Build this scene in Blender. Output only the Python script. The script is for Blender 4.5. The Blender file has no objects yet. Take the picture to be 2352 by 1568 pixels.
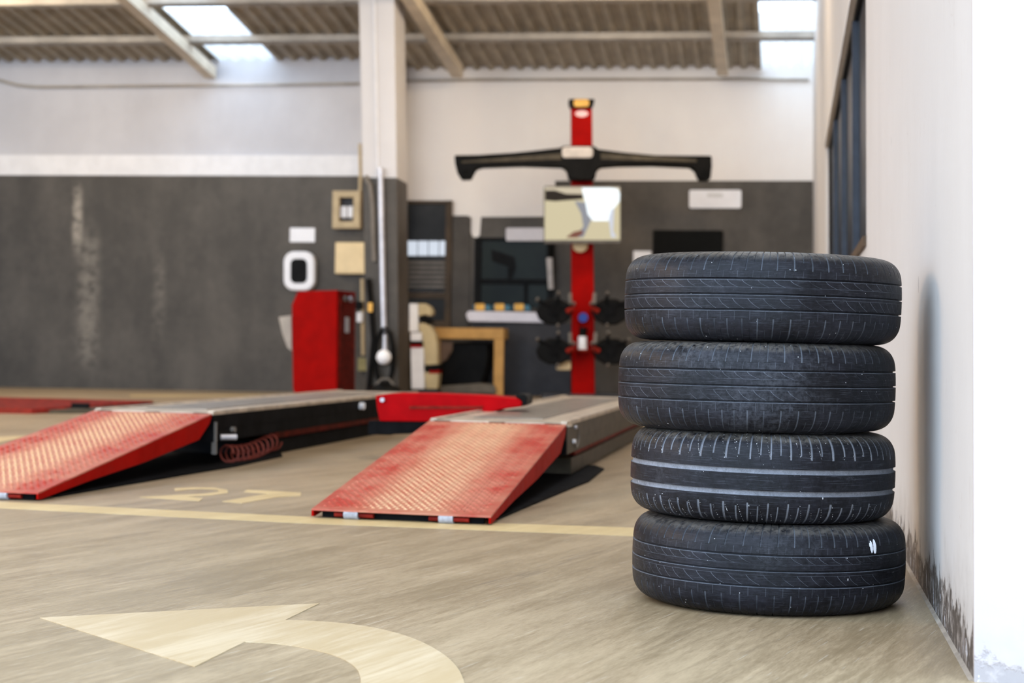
import bpy, bmesh, math, random
import numpy as np
from mathutils import Vector, Matrix

random.seed(7)
rng = np.random.default_rng(7)
SC = bpy.context.scene
COL = SC.collection

# ------------------------------------------------------------------ camera
FPX = 3920.0
CAM = np.array([0.0, 0.0, 0.556])
cam = bpy.data.cameras.new('camera')
cam.sensor_width = 36.0
cam.lens = FPX / 2352.0 * 36.0
cam.clip_end = 200
cam.dof.use_dof = True
cam.dof.focus_distance = 3.68
cam.dof.aperture_fstop = 4.6
co = bpy.data.objects.new('camera', cam)
COL.objects.link(co)
PITCH = math.atan(23 / FPX)
ROT = Matrix.Rotation(math.radians(90) + PITCH, 3, 'X') @ Matrix.Rotation(0.014, 3, 'Z')
co.matrix_world = Matrix.Translation(Vector(CAM)) @ ROT.to_4x4()
SC.camera = co
RM = np.array(ROT)

# ------------------------------------------------------------------ sky, exposure
w = bpy.data.worlds.new('sky')
SC.world = w
w.use_nodes = True
wn = w.node_tree.nodes
bg = wn['Background']
bg.inputs[0].default_value = (0.62, 0.79, 1.0, 1)
bg.inputs[1].default_value = 3.65
SC.view_settings.view_transform = 'Standard'
SC.view_settings.look = 'None'
SC.view_settings.gamma = 1
SC.view_settings.use_curve_mapping = False
SC.view_settings.exposure = 0.45


def area_lamp(name, loc, target, sx, sy, watts, color):
    l = bpy.data.lights.new(name, 'AREA')
    l.shape = 'RECTANGLE'
    l.size = sx
    l.size_y = sy
    l.energy = watts
    l.color = color
    o = bpy.data.objects.new(name, l)
    COL.objects.link(o)
    o.location = loc
    o.rotation_euler = (Vector(target) - Vector(loc)).to_track_quat('-Z', 'Y').to_euler()
    return o


# warm area lights: unseen source at the left, rows added to warm the room
area_lamp('unseen_warm_light', (-8.5, 4.6, 3.4), (0.5, 4.2, 0.5), 2.2, 1.4, 190, (1.0, 0.62, 0.28))
for ly in (9.0, 14.0, 18.5):
    area_lamp('unseen_warm_light', (-6.5, ly, 4.6), (-3.5, ly + 1.5, 0.0), 2.4, 0.5, 95, (1.0, 0.80, 0.56))
    area_lamp('unseen_warm_light', (1.2, ly - 1, 4.6), (0.2, ly + 1.5, 0.0), 2.4, 0.5, 70, (1.0, 0.80, 0.56))
SC.cycles.use_denoising = True
SC.cycles.max_bounces = 10
SC.cycles.diffuse_bounces = 6
SC.cycles.transparent_max_bounces = 12
SC.cycles.sample_clamp_indirect = 8
SC.cycles.use_adaptive_sampling = False


def ray(px, py):
    d = RM @ np.array([(px - 1176) / FPX, -(py - 784) / FPX, -1.0])
    return d


def on_z(px, py, z=0.0):
    d = ray(px, py)
    return CAM + d * ((z - CAM[2]) / d[2])


class Frame:
    def __init__(s, O, yaw, skew=None):
        s.O = np.array(O, float)
        a = math.radians(yaw)
        b = math.radians(yaw if skew is None else skew)
        s.ex = np.array([math.cos(b), -math.sin(b), 0.0])
        s.ey = np.array([math.sin(a), math.cos(a), 0.0])
        s.n = np.array([math.sin(b), math.cos(b), 0.0])
        s.ez = np.array([0, 0, 1.0])

    def W(s, p):
        p = np.asarray(p, float)
        return s.O + p[..., 0:1] * s.ex + p[..., 1:2] * s.ey + p[..., 2:3] * s.ez

    def px(s, px, py, y):
        d = ray(px, py)
        P = s.O + s.n * y
        t = np.dot(P - CAM, s.n) / np.dot(d, s.n)
        q = CAM + d * t - s.O
        return np.array([np.dot(q, s.ex) if abs(np.dot(s.ex, s.ey)) < 1e-6 else np.dot(q, s.ex), y, q[2]])


ID = Frame((0, 0, 0), 0)
U = np.array([math.sin(math.radians(9.2)), math.cos(math.radians(9.2)), 0])


# ------------------------------------------------------------------ node maths
class N:
    nt = None

    def __init__(s, v):
        s.v = v

    @staticmethod
    def wrap(a):
        return a if isinstance(a, N) else N(float(a))

    @staticmethod
    def op(o, *args, clamp=False):
        n = N.nt.nodes.new('ShaderNodeMath')
        n.operation = o
        n.use_clamp = clamp
        for i, a in enumerate(args):
            a = N.wrap(a)
            if isinstance(a.v, float):
                n.inputs[i].default_value = a.v
            else:
                N.nt.links.new(a.v, n.inputs[i])
        return N(n.outputs[0])

    def __add__(s, o): return N.op('ADD', s, o)
    __radd__ = __add__
    def __sub__(s, o): return N.op('SUBTRACT', s, o)
    def __rsub__(s, o): return N.op('SUBTRACT', o, s)
    def __mul__(s, o): return N.op('MULTIPLY', s, o)
    __rmul__ = __mul__
    def __truediv__(s, o): return N.op('DIVIDE', s, o)
    def abs(s): return N.op('ABSOLUTE', s)
    def fract(s): return N.op('FRACT', s)
    def lt(s, o): return N.op('LESS_THAN', s, o)
    def gt(s, o): return N.op('GREATER_THAN', s, o)
    def max(s, o): return N.op('MAXIMUM', s, o)
    def min(s, o): return N.op('MINIMUM', s, o)
    def clamp(s): return N.op('ADD', s, 0.0, clamp=True)

    def ss(s, a, b):
        n = N.nt.nodes.new('ShaderNodeMapRange')
        n.interpolation_type = 'SMOOTHSTEP'
        N.nt.links.new(s.v, n.inputs[0])
        n.inputs[1].default_value = a
        n.inputs[2].default_value = b
        n.inputs[3].default_value = 0
        n.inputs[4].default_value = 1
        if a > b:
            n.inputs[1].default_value = b
            n.inputs[2].default_value = a
            n.inputs[3].default_value = 1
            n.inputs[4].default_value = 0
        return N(n.outputs[0])


def new_mat(name):
    m = bpy.data.materials.new(name)
    m.use_nodes = True
    N.nt = m.node_tree
    return m


def coords(kind='Object'):
    n = N.nt.nodes.new('ShaderNodeTexCoord')
    return n.outputs[kind]


def geo_pos():
    return N.nt.nodes.new('ShaderNodeNewGeometry').outputs['Position']


def split(vec):
    n = N.nt.nodes.new('ShaderNodeSeparateXYZ')
    N.nt.links.new(vec, n.inputs[0])
    return N(n.outputs[0]), N(n.outputs[1]), N(n.outputs[2])


def comb(x, y, z):
    n = N.nt.nodes.new('ShaderNodeCombineXYZ')
    for i, a in enumerate((x, y, z)):
        a = N.wrap(a)
        if isinstance(a.v, float):
            n.inputs[i].default_value = a.v
        else:
            N.nt.links.new(a.v, n.inputs[i])
    return n.outputs[0]


def noise(vec, scale, detail=4, rough=0.55):
    n = N.nt.nodes.new('ShaderNodeTexNoise')
    N.nt.links.new(vec, n.inputs['Vector'])
    n.inputs['Scale'].default_value = scale
    n.inputs['Detail'].default_value = detail
    n.inputs['Roughness'].default_value = rough
    return N(n.outputs[0])


def voronoi(vec, scale):
    n = N.nt.nodes.new('ShaderNodeTexVoronoi')
    N.nt.links.new(vec, n.inputs['Vector'])
    n.inputs['Scale'].default_value = scale
    s = N.nt.nodes.new('ShaderNodeSeparateColor')
    N.nt.links.new(n.outputs['Color'], s.inputs[0])
    return N(n.outputs['Distance']), N(s.outputs[0])


def attr(name):
    n = N.nt.nodes.new('ShaderNodeAttribute')
    n.attribute_name = name
    return N(n.outputs['Fac'])


def mixc(f, a, b):
    n = N.nt.nodes.new('ShaderNodeMix')
    n.data_type = 'RGBA'
    f = N.wrap(f)
    if isinstance(f.v, float):
        n.inputs[0].default_value = f.v
    else:
        N.nt.links.new(f.v, n.inputs[0])
    for i, c in ((6, a), (7, b)):
        if isinstance(c, tuple):
            n.inputs[i].default_value = (*c[:3], 1)
        else:
            N.nt.links.new(c, n.inputs[i])
    return n.outputs[2]


def bsdf(color=None, rough=None, metal=None, height=None, dist=0.002, spec=None, strength=1.0):
    b = N.nt.nodes['Principled BSDF']
    for key, val in (('Base Color', color), ('Roughness', rough), ('Metallic', metal), ('Specular IOR Level', spec)):
        if val is None:
            continue
        if isinstance(val, N):
            val = val.v
        if isinstance(val, (float, int)):
            b.inputs[key].default_value = val
        elif isinstance(val, tuple):
            b.inputs[key].default_value = (*val[:3], 1)
        else:
            N.nt.links.new(val, b.inputs[key])
    if height is not None:
        bp = N.nt.nodes.new('ShaderNodeBump')
        bp.inputs['Distance'].default_value = dist
        bp.inputs['Strength'].default_value = strength
        N.nt.links.new(height.v, bp.inputs['Height'])
        N.nt.links.new(bp.outputs[0], b.inputs['Normal'])
    return b


def simple(name, c, rough=0.5, metal=0.0, var=0.18, scale=6.0, spec=0.16):
    """plain painted / plastic / metal surface with a little uneven wear"""
    m = new_mat(name)
    v = coords('Object')
    n = noise(v, scale, 5, 0.6)
    dark = tuple(x * (1 - var) for x in c)
    light = tuple(min(1, x * (1 + var)) for x in c)
    bsdf(mixc(n.ss(0.3, 0.7), dark, light), (noise(v, scale * 3) * 0.2 + (rough - 0.1)), metal, spec=spec)
    return m


def emit(name, c, s):
    m = new_mat(name)
    b = bsdf(tuple(x * 0.12 for x in c), 0.5, spec=0.1)
    b.inputs['Emission Color'].default_value = (*c, 1)
    b.inputs['Emission Strength'].default_value = s
    return m


# ------------------------------------------------------------------ mesh builder
class MB:
    def __init__(s, fr=ID):
        s.fr = fr
        s.v = []
        s.f = []
        s.n = 0

    def add(s, V, F, raw=False):
        V = np.asarray(V, float)
        if not raw:
            V = s.fr.W(V)
        s.v.append(V)
        s.f += [tuple(i + s.n for i in f) for f in F]
        s.n += len(V)
        return s

    BF = [(0, 3, 2, 1), (4, 5, 6, 7), (0, 1, 5, 4), (1, 2, 6, 5), (2, 3, 7, 6), (3, 0, 4, 7)]

    def box(s, x0, x1, y0, y1, z0, z1):
        V = [(x0, y0, z0), (x1, y0, z0), (x1, y1, z0), (x0, y1, z0), (x0, y0, z1), (x1, y0, z1), (x1, y1, z1), (x0, y1, z1)]
        return s.add(V, s.BF)

    def hexa(s, V, raw=False):
        return s.add(V, s.BF, raw)

    def pbox(s, a, b, c, d, y0, y1):
        """box whose front face (plane y0) spans pixel columns a..c and rows b..d of the photograph"""
        p = s.fr.px(a, b, y0)
        q = s.fr.px(c, d, y0)
        return s.box(p[0], q[0], y0, y1, q[2], p[2])

    def poly(s, pts, y0, y1):
        """prism: outline in pixels on plane y0, extruded to plane y1 (same size)"""
        P = [s.fr.px(a, b, y0) for a, b in pts]
        n = len(P)
        V = [(p[0], y0, p[2]) for p in P] + [(p[0], y1, p[2]) for p in P]
        F = [tuple(range(n - 1, -1, -1)), tuple(range(n, 2 * n))] + [(i, (i + 1) % n, n + (i + 1) % n, n + i) for i in range(n)]
        return s.add(V, F)

    def prism(s, pts, vec):
        P = np.asarray(pts, float)
        n = len(P)
        V = np.vstack([P, P + np.asarray(vec, float)])
        F = [tuple(range(n - 1, -1, -1)), tuple(range(n, 2 * n))] + [(i, (i + 1) % n, n + (i + 1) % n, n + i) for i in range(n)]
        return s.add(V, F)

    def tube(s, path, r, n=10, closed=False, cap=True):
        P = s.fr.W(np.asarray(path, float))
        m = len(P)
        rr = np.broadcast_to(np.asarray(r, float), (m,))
        T = np.gradient(P, axis=0)
        if closed:
            T = np.roll(P, -1, 0) - np.roll(P, 1, 0)
        T /= np.linalg.norm(T, axis=1)[:, None] + 1e-12
        up = np.array([0, 0, 1.0]) if abs(T[0, 2]) < 0.9 else np.array([1.0, 0, 0])
        V = []
        a = np.cross(T[0], up)
        a /= np.linalg.norm(a)
        for i in range(m):
            a = a - T[i] * np.dot(a, T[i])
            a /= np.linalg.norm(a)
            b = np.cross(T[i], a)
            for k in range(n):
                th = 2 * math.pi * k / n
                V.append(P[i] + rr[i] * (a * math.cos(th) + b * math.sin(th)))
        F = []
        for i in range(m if closed else m - 1):
            for k in range(n):
                j = (i + 1) % m
                F.append((i * n + k, i * n + (k + 1) % n, j * n + (k + 1) % n, j * n + k))
        if cap and not closed:
            F.append(tuple(range(n - 1, -1, -1)))
            F.append(tuple((m - 1) * n + k for k in range(n)))
        return s.add(V, F, raw=True)

    def cyl(s, a, b, r, r2=None, n=16):
        return s.tube([a, b], [r, r if r2 is None else r2], n)

    def ball(s, c, r, n=12, sz=(1, 1, 1)):
        V = []
        F = []
        for i in range(n + 1):
            ph = math.pi * i / n
            for k in range(2 * n):
                th = math.pi * k / n
                V.append((c[0] + r * sz[0] * math.sin(ph) * math.cos(th), c[1] + r * sz[1] * math.sin(ph) * math.sin(th), c[2] + r * sz[2] * math.cos(ph)))
        for i in range(n):
            for k in range(2 * n):
                k2 = (k + 1) % (2 * n)
                F.append((i * 2 * n + k, (i + 1) * 2 * n + k, (i + 1) * 2 * n + k2, i * 2 * n + k2))
        return s.add(V, F)

    def build(s, name, mat, parent=None, bevel=0, smooth=False, **tags):
        V = np.vstack(s.v)
        if parent is not None:
            org = np.array(base_of(parent))
        else:
            org = np.array([(V[:, 0].min() + V[:, 0].max()) / 2, (V[:, 1].min() + V[:, 1].max()) / 2, V[:, 2].min()])
        me = bpy.data.meshes.new(name)
        me.from_pydata((V - org).tolist(), [], s.f)
        bm = bmesh.new()
        bm.from_mesh(me)
        bmesh.ops.remove_doubles(bm, verts=bm.verts, dist=1e-6)
        bmesh.ops.recalc_face_normals(bm, faces=bm.faces)
        bm.to_mesh(me)
        bm.free()
        me.materials.append(mat)
        o = bpy.data.objects.new(name, me)
        COL.objects.link(o)
        if parent is not None:
            o.parent = parent
        else:
            o.location = org
            BASE[o.name] = org
        if smooth:
            me.shade_smooth()
            md = o.modifiers.new('auto', 'EDGE_SPLIT')
            md.split_angle = math.radians(40)
        if bevel:
            md = o.modifiers.new('bevel', 'BEVEL')
            md.width = bevel
            md.segments = 2
            md.limit_method = 'ANGLE'
            md.angle_limit = math.radians(35)
        for k, v in tags.items():
            if v is not None:
                o[k] = v
        return o


BASE = {}


def base_of(o):
    while o.parent is not None:
        o = o.parent
    return BASE[o.name]


def thing(name, label, category, loc, group=None, kind=None):
    o = bpy.data.objects.new(name, None)
    o.empty_display_size = 0.1
    o.location = loc
    COL.objects.link(o)
    BASE[o.name] = np.array(loc, float)
    o['label'] = label
    o['category'] = category
    if group:
        o['group'] = group
    if kind:
        o['kind'] = kind
    return o


# ------------------------------------------------------------------ materials
def floor_mat():
    m = new_mat('floor_paint')
    v = geo_pos()
    x, y, z = split(v)
    a = math.radians(24)
    al = x * math.sin(a) + y * math.cos(a)
    ac = x * math.cos(a) - y * math.sin(a)
    st = comb(ac * 9.0, al * 0.7, 0.0)
    n1 = noise(st, 1.0, 6, 0.6)
    n2 = noise(comb(ac * 60.0, al * 4.5, 0.0), 1.0, 4, 0.7)
    n3 = noise(v, 0.55, 5, 0.6)
    n4 = noise(comb(ac * 160.0, al * 5.0, 3.0), 1.0, 2, 0.6)
    n5 = noise(comb(ac * 420.0, al * 26.0, 1.0), 1.0, 3, 0.7)
    f = (n1 * 0.25 + n2 * 0.25 + n3 * 0.25 + n5 * 0.25)
    c = mixc(f.ss(0.41, 0.60), (0.235, 0.168, 0.095), (0.42, 0.315, 0.195))
    # reddish and dark tyre scuffs
    c = mixc(n3.ss(0.53, 0.68) * n2.ss(0.42, 0.62) * 0.6, c, (0.20, 0.115, 0.065))
    c = mixc(noise(st, 0.45, 5, 0.7).ss(0.56, 0.70) * n4.ss(0.40, 0.62) * 0.65, c, (0.12, 0.09, 0.06))
    # fine light scratches
    c = mixc(n4.ss(0.64, 0.72) * 0.35, c, (0.62, 0.55, 0.45))
    # dirt spots
    d, r = voronoi(v, 9.0)
    spot = d.lt(0.035) * r.gt(0.72)
    c = mixc(spot * 0.6, c, (0.10, 0.07, 0.04))
    rough = (n2 * 0.26 + n3 * 0.3 + 0.12)
    bsdf(c, rough, 0.0, (n2 * 0.6 + n4 * 0.4), 0.0006, spec=0.25)
    return m


def paint_mat(name, c, c2, sc=1.0):
    m = new_mat(name)
    v = geo_pos()
    x, y, z = split(v)
    a = math.radians(24)
    al = x * math.sin(a) + y * math.cos(a)
    ac = x * math.cos(a) - y * math.sin(a)
    n1 = noise(comb(ac * 9, al * 1.2, 0.0), 1.0, 6, 0.65)
    n2 = noise(comb(ac * 70, al * 3.5, 0.0), 1.0, 4, 0.7)
    f = (n1 * 0.6 + n2 * 0.4).ss(0.42, 0.66)
    d, r = voronoi(v, 14.0)
    col = mixc(f, c2, c)
    col = mixc(d.lt(0.05) * r.gt(0.85) * 0.5, col, (0.25, 0.16, 0.1))
    bsdf(col, (n2 * 0.2 + 0.35), 0.0, n2, 0.0004)
    return m


def wall_mat(name, c, c2, dirt=0.0, scale=1.2, dirt_col=(0.17, 0.13, 0.09), under=((0.075, 0.06, 0.05), (0.30, 0.26, 0.23))):
    """painted plaster; dirt > 0 gives worn, peeling paint near the floor"""
    m = new_mat(name)
    v = geo_pos()
    x, y, z = split(v)
    n1 = noise(v, scale, 6, 0.62)
    n2 = noise(comb(x * 2.2, y * 2.2, z * 0.5), 1.0, 5, 0.6)
    col = mixc((n1 * 0.6 + n2 * 0.4).ss(0.38, 0.64), c2, c)
    h = noise(v, 35, 4, 0.6) * 0.5
    if dirt > 0:
        e = noise(v, 9.0, 6, 0.68)
        e2 = noise(comb(x * 24.0, y * 24.0, z * 9.0), 1.0, 5, 0.7)
        edge = z + (0.5 - e) * 0.30 * dirt + (0.5 - e2) * 0.06
        msk = edge.ss(0.085 * dirt, 0.055 * dirt)
        haze = (z + (0.5 - e) * 0.3).ss(0.20 * dirt, 0.02) * 0.35
        col = mixc(haze, col, dirt_col)
        dk = mixc(noise(v, 26, 5, 0.7).ss(0.45, 0.7), *under)
        flake = noise(comb(x * 30.0, y * 30.0, z * 14.0), 1.0, 5, 0.75).ss(0.60, 0.63)
        dk = mixc(flake, dk, (0.70, 0.71, 0.76))
        col = mixc(msk, col, dk)
        # light scrapes and dark nicks
        sc_ = noise(comb(x * 13.0, y * 13.0, z * 3.0), 1.0, 3, 0.4)
        col = mixc((sc_ - 0.5).abs().lt(0.0022) * noise(v, 2.2, 2).gt(0.55) * 0.5, col, (0.45, 0.38, 0.34))
        d, r = voronoi(comb(x * 12.0, y * 12.0, z * 4.0), 1.0)
        col = mixc(d.lt(0.10) * r.gt(0.93) * 0.8, col, (0.22, 0.2, 0.2))
        h = h + msk * -1.2
    bsdf(col, 0.62, 0.0, h, 0.0012, spec=0.3)
    return m


def dark_wall_mat(stains):
    m = new_mat('dark_wall_paint')
    v = geo_pos()
    x, y, z = split(v)
    n1 = noise(v, 0.9, 6, 0.65)
    n2 = noise(comb(x * 3.0, y * 3.0, z * 0.7), 1.0, 5, 0.6)
    n3 = noise(v, 9.0, 5, 0.7)
    f = (n1 * 0.5 + n2 * 0.3 + n3 * 0.2)
    col = mixc(f.ss(0.38, 0.66), (0.040, 0.033, 0.025), (0.085, 0.072, 0.058))
    for sx, w_, z0, z1, am in stains:
        g = (x - sx).abs().ss(w_, w_ * 0.15) * z.ss(z0, z0 + 0.5) * z.ss(z1, z1 - 0.4) * n3.ss(0.3, 0.62) * am
        col = mixc(g, col, (0.40, 0.35, 0.29))
    bsdf(col, 0.55, 0.0, n3, 0.002, spec=0.35)
    return m


def red_plate_mat(name, lat, off, half, dust=0.85, wear=0.25):
    """red chequer plate under dust, paint worn to beige along the middle of the track"""
    m = new_mat(name)
    v = geo_pos()
    x, y, z = split(v)
    l = x * float(lat[0]) + y * float(lat[1]) - float(off)
    n1 = noise(v, 5.0, 6, 0.62)
    n2 = noise(v, 26.0, 4, 0.6)
    mid = l.abs().ss(half, half * 0.3)
    col = mixc((n1 * 0.75 + n2 * 0.25).ss(0.38, 0.60) * dust, (0.36, 0.026, 0.014), (0.43, 0.145, 0.088))
    col = mixc(mid * (n2 * 0.6 + 0.55) * wear, col, (0.62, 0.40, 0.22))
    bsdf(col, (n1 * 0.25 + 0.36), 0.0, n2, 0.001, spec=0.4)
    return m


M = {}
M['white'] = simple('white_paint', (0.72, 0.71, 0.72), 0.55, var=0.05)
M['sign'] = simple('sign_white', (0.80, 0.80, 0.83), 0.4, var=0.03)
M['cream'] = simple('cream_plastic', (0.74, 0.58, 0.34), 0.45, var=0.06)
M['beige'] = simple('beige_metal', (0.46, 0.36, 0.22), 0.5, var=0.1)
M['black'] = simple('black_plastic', (0.006, 0.0055, 0.005), 0.4, var=0.3, spec=0.045)
M['blackm'] = simple('black_steel', (0.006, 0.006, 0.0065), 0.7, 0.0, var=0.4, spec=0.04)
M['red'] = simple('red_enamel', (0.29, 0.0015, 0.0004), 0.5, var=0.12, spec=0.035)
M['redb'] = simple('red_beam_paint', (0.36, 0.0012, 0.003), 0.5, var=0.15, spec=0.035)
M['reddark'] = simple('dull_red_paint', (0.18, 0.012, 0.007), 0.55, var=0.4, scale=14, spec=0.06)
M['coil'] = simple('brick_red_hose', (0.17, 0.030, 0.018), 0.5)
M['wood'] = simple('light_wood', (0.52, 0.29, 0.09), 0.5, var=0.12)
M['brown'] = simple('brown_frame', (0.055, 0.036, 0.020), 0.5, var=0.25)
M['charcoal'] = simple('charcoal_panel', (0.036, 0.036, 0.041), 0.5, var=0.15)
M['greywall'] = simple('grey_pier_paint', (0.060, 0.053, 0.046), 0.55, var=0.15)
M['bluegrey'] = simple('blue_grey_frame', (0.030, 0.036, 0.050), 0.4, spec=0.3)
M['steel'] = simple('galvanised_steel', (0.55, 0.54, 0.57), 0.38, 0.55, var=0.15)
M['deck'] = simple('worn_deck_steel', (0.50, 0.42, 0.33), 0.34, 0.25, var=0.25, scale=9)
M['deckdark'] = simple('deck_slide_steel', (0.22, 0.19, 0.16), 0.32, 0.3, var=0.3, scale=9)
M['apron'] = simple('olive_grey_steel', (0.062, 0.051, 0.034), 0.5, 0.1, var=0.3, scale=8)
M['blue'] = simple('blue_plastic', (0.03, 0.07, 0.36), 0.4)
M['teal'] = simple('teal_plastic', (0.07, 0.18, 0.25), 0.45)
M['yellow'] = simple('yellow_plastic', (0.70, 0.40, 0.09), 0.45)
M['olive'] = simple('olive_plastic', (0.26, 0.23, 0.11), 0.5)
M['grey'] = simple('grey_plastic', (0.16, 0.14, 0.12), 0.5)
M['roofm'] = simple('roof_sheet', (0.36, 0.31, 0.235), 0.5, 0.1, var=0.18, scale=2.5)
M['purlin'] = simple('purlin_steel', (0.40, 0.36, 0.31), 0.5, 0.1, var=0.15, scale=3)
M['beam'] = simple('beam_paint', (0.66, 0.57, 0.44), 0.5, 0.0, var=0.12, scale=3)
M['roller'] = simple('worn_roller', (0.34, 0.34, 0.36), 0.45, var=0.3, scale=30)
M['tv'] = simple('tv_black', (0.003, 0.003, 0.0025), 0.6, var=0.1, spec=0.08)


def glass_dark(name, c, rough=0.08):
    m = new_mat(name)
    v = geo_pos()
    n = noise(v, 1.6, 3)
    bsdf(mixc(n.ss(0.35, 0.65), tuple(x * 0.5 for x in c), c), rough, 0.0, spec=0.12)
    return m


M['glass'] = glass_dark('dark_window_glass', (0.010, 0.014, 0.010), 0.35)
M['doorglass'] = glass_dark('door_glass', (0.028, 0.029, 0.030), 0.4)
M['sideglass'] = glass_dark('side_window_glass', (0.014, 0.019, 0.030), 0.3)

m = new_mat('skylight_sheet')
nt = N.nt
v = geo_pos()
out = [n for n in nt.nodes if n.type == 'OUTPUT_MATERIAL'][0]
tr = nt.nodes.new('ShaderNodeBsdfTranslucent')
tr.inputs[0].default_value = (0.95, 0.95, 0.94, 1)
tp = nt.nodes.new('ShaderNodeBsdfTransparent')
tp.inputs[0].default_value = (0.97, 0.97, 0.97, 1)
mx = nt.nodes.new('ShaderNodeMixShader')
mx.inputs[0].default_value = 0.80
nt.links.new(tr.outputs[0], mx.inputs[1])
nt.links.new(tp.outputs[0], mx.inputs[2])
nt.links.new(mx.outputs[0], out.inputs[0])
M['skylight'] = m

# ------------------------------------------------------------------ wall frames
r0 = ray(400, 800)
P0 = CAM + r0 / r0[1] * 22.0
WF = Frame((P0[0], P0[1], 0), 6.5)       # back wall, local x to the right, y away from the viewer
RY = 0.45                                # recessed right part of the back wall


# right wall line on the floor, running along U
RW0 = on_z(2236, 1563, 0.0)
RF = Frame((RW0[0], RW0[1], 0), 9.2)     # local y along the wall, local x into the wall
LEAN = -0.0148


def rw_len():
    # distance along the wall to the back wall plane
    P = WF.O + WF.n * RY
    return np.dot(P - RF.O, WF.n) / np.dot(RF.ey, WF.n)


RL = rw_len()
xr = np.dot(RF.O + RF.ey * RL - WF.O, WF.ex)     # back wall local x of the corner

floor = MB().box(-16, 6, -4, 30, -0.2, 0.0).build('floor', floor_mat(), kind='structure')

white_wall = wall_mat('white_back_wall', (0.54, 0.53, 0.55), (0.48, 0.47, 0.49))
zt = 4.9
xcol0 = WF.px(832, 600, 0)[0]
xcol1 = WF.px(906, 600, 0)[0]
mb = MB(WF)
mb.box(-13, xcol1 + 0.05, 0.02, 0.7, 0, zt)
wall_back = mb.build('wall_back_left', white_wall, kind='structure')
zd = WF.px(400, 404, 0)[2]
zb = WF.px(400, 357, 0)[2]
MB(WF).box(-13, xcol1 + 0.05, -0.05, 0.02, zd, zb).build('trim_1', M['white'], kind='structure')
sx1 = WF.W(WF.px(180, 520, 0))[0]
sx2 = WF.W(WF.px(205, 700, 0))[0]
dark = dark_wall_mat([(sx1, 0.10, 1.6, 2.75, 0.75), (sx2, 0.22, 0.1, 2.2, 0.30), (sx1 + 1.1, 0.12, 0.5, 1.9, 0.15)])
MB(WF).box(-13, xcol1 + 0.05, -0.06, 0.02, 0, zd).build('wainscot', dark, wall_back)

# recessed part
mb = MB(WF)
mb.box(xcol1 - 0.1, xr + 0.6, RY, RY + 0.3, 0, zt)
wall_br = mb.build('wall_back_right', wall_mat('white_recess_wall', (0.77, 0.735, 0.70), (0.73, 0.69, 0.66)), kind='structure')
mb = MB(WF)
for pts in ([(1275, 415), (1874, 415), (1868, 925), (1275, 925)],
            [(1030, 495), (1076, 495), (1078, 525), (1085, 543), (1094, 546), (1102, 540), (1105, 498), (1275, 497), (1275, 925), (1030, 925)]):
    mb.poly(pts, RY - 0.006, RY)
mb.build('wainscot', dark, wall_br)

# column at the end of the left wall
mb = MB(WF)
tp_, bt_ = -20, 408
def quad_col(x0t, x1t, yt, x0b, x1b, yb, y0, y1):
    a = WF.px(x0t, yt, y0); b = WF.px(x1t, yt, y0); c = WF.px(x1b, yb, y0); d = WF.px(x0b, yb, y0)
    return [(d[0], y0, d[2]), (c[0], y0, c[2]), (c[0], y1, c[2]), (d[0], y1, d[2]), (a[0], y0, a[2]), (b[0], y0, b[2]), (b[0], y1, b[2]), (a[0], y1, a[2])]
CY = -2.85
CYB = CY + 0.67
V = quad_col(824, 905, -20, 834, 911, bt_, CY, CYB)
colm = MB(WF).hexa(V).build('pillar', wall_mat('pillar_white', (0.62, 0.60, 0.60), (0.58, 0.56, 0.56)), kind='structure')
V = quad_col(834, 911, bt_, 842, 916, 919, CY, CYB)
MB(WF).hexa(V).build('pillar_base', dark, colm)
MB(WF).hexa(quad_col(857, 862, -20, 866, 870, bt_, CY - 0.02, CY)).build('corner_bead', M['white'], colm)

# right wall with the side window opening
def rpt(px, py):
    """pixel on the right wall face -> (distance along the wall, height)"""
    d = ray(px, py)
    n = RF.ex
    # the face leans by LEAN*z
    # solve iteratively
    t = np.dot(RF.O - CAM, n) / np.dot(d, n)
    for _ in range(8):
        z = (CAM + d * t)[2]
        t = (np.dot(RF.O - CAM, n) + LEAN * z) / np.dot(d, n)
    q = CAM + d * t
    return np.dot(q - RF.O, RF.ey), q[2]


s0, zl = rpt(1990, 545)
_, zl2 = rpt(1967, 580)
s1, zu2 = rpt(1897, 350)
_, zu = rpt(1955, 2)
zw0 = (zl + zl2) / 2
zw1 = 2.31
print('side window', s0, s1, zl, zl2, zu, zu2, 'wall length', RL)
TH = 0.55


def rbox(mb, y0, y1, z0, z1, x0=0.0, x1=TH):
    V = []
    for z in (z0, z1):
        for (x, y) in ((x0, y0), (x1, y0), (x1, y1), (x0, y1)):
            V.append((x + LEAN * z, y, z))
    return mb.hexa(V)


ZR = 7.3
mb = MB(RF)
rbox(mb, 0, s0, 0, ZR)
rbox(mb, s0, s1, 0, zw0)
rbox(mb, s0, s1, zw1, ZR)
rbox(mb, s1, RL + 0.3, 0, ZR)
wall_right = mb.build('wall_right', wall_mat('worn_beige_wall', (0.605, 0.570, 0.545), (0.57, 0.535, 0.51), dirt=1.15), kind='structure')
mb = MB(RF)
rbox(mb, -0.012, 0.0, 0, ZR, 0.0, 3.5)
mb.build('wall_front', wall_mat('worn_white_jamb', (0.53, 0.455, 0.43), (0.50, 0.435, 0.415), dirt=0.5, dirt_col=(0.42, 0.39, 0.40), under=((0.36, 0.32, 0.31), (0.50, 0.44, 0.42))), kind='structure')
# dusty foot strip where wall meets floor
mb = MB(RF)
mb.prism([(-0.008, 0.0, 0.0), (0.01, 0.0, 0.0), (0.01, 0.0, 0.009)], (0, RL, 0))
mb.build('baseboard_right', simple('mortar_fillet', (0.30, 0.25, 0.20), 0.8, var=0.25, scale=12), kind='structure')

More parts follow.
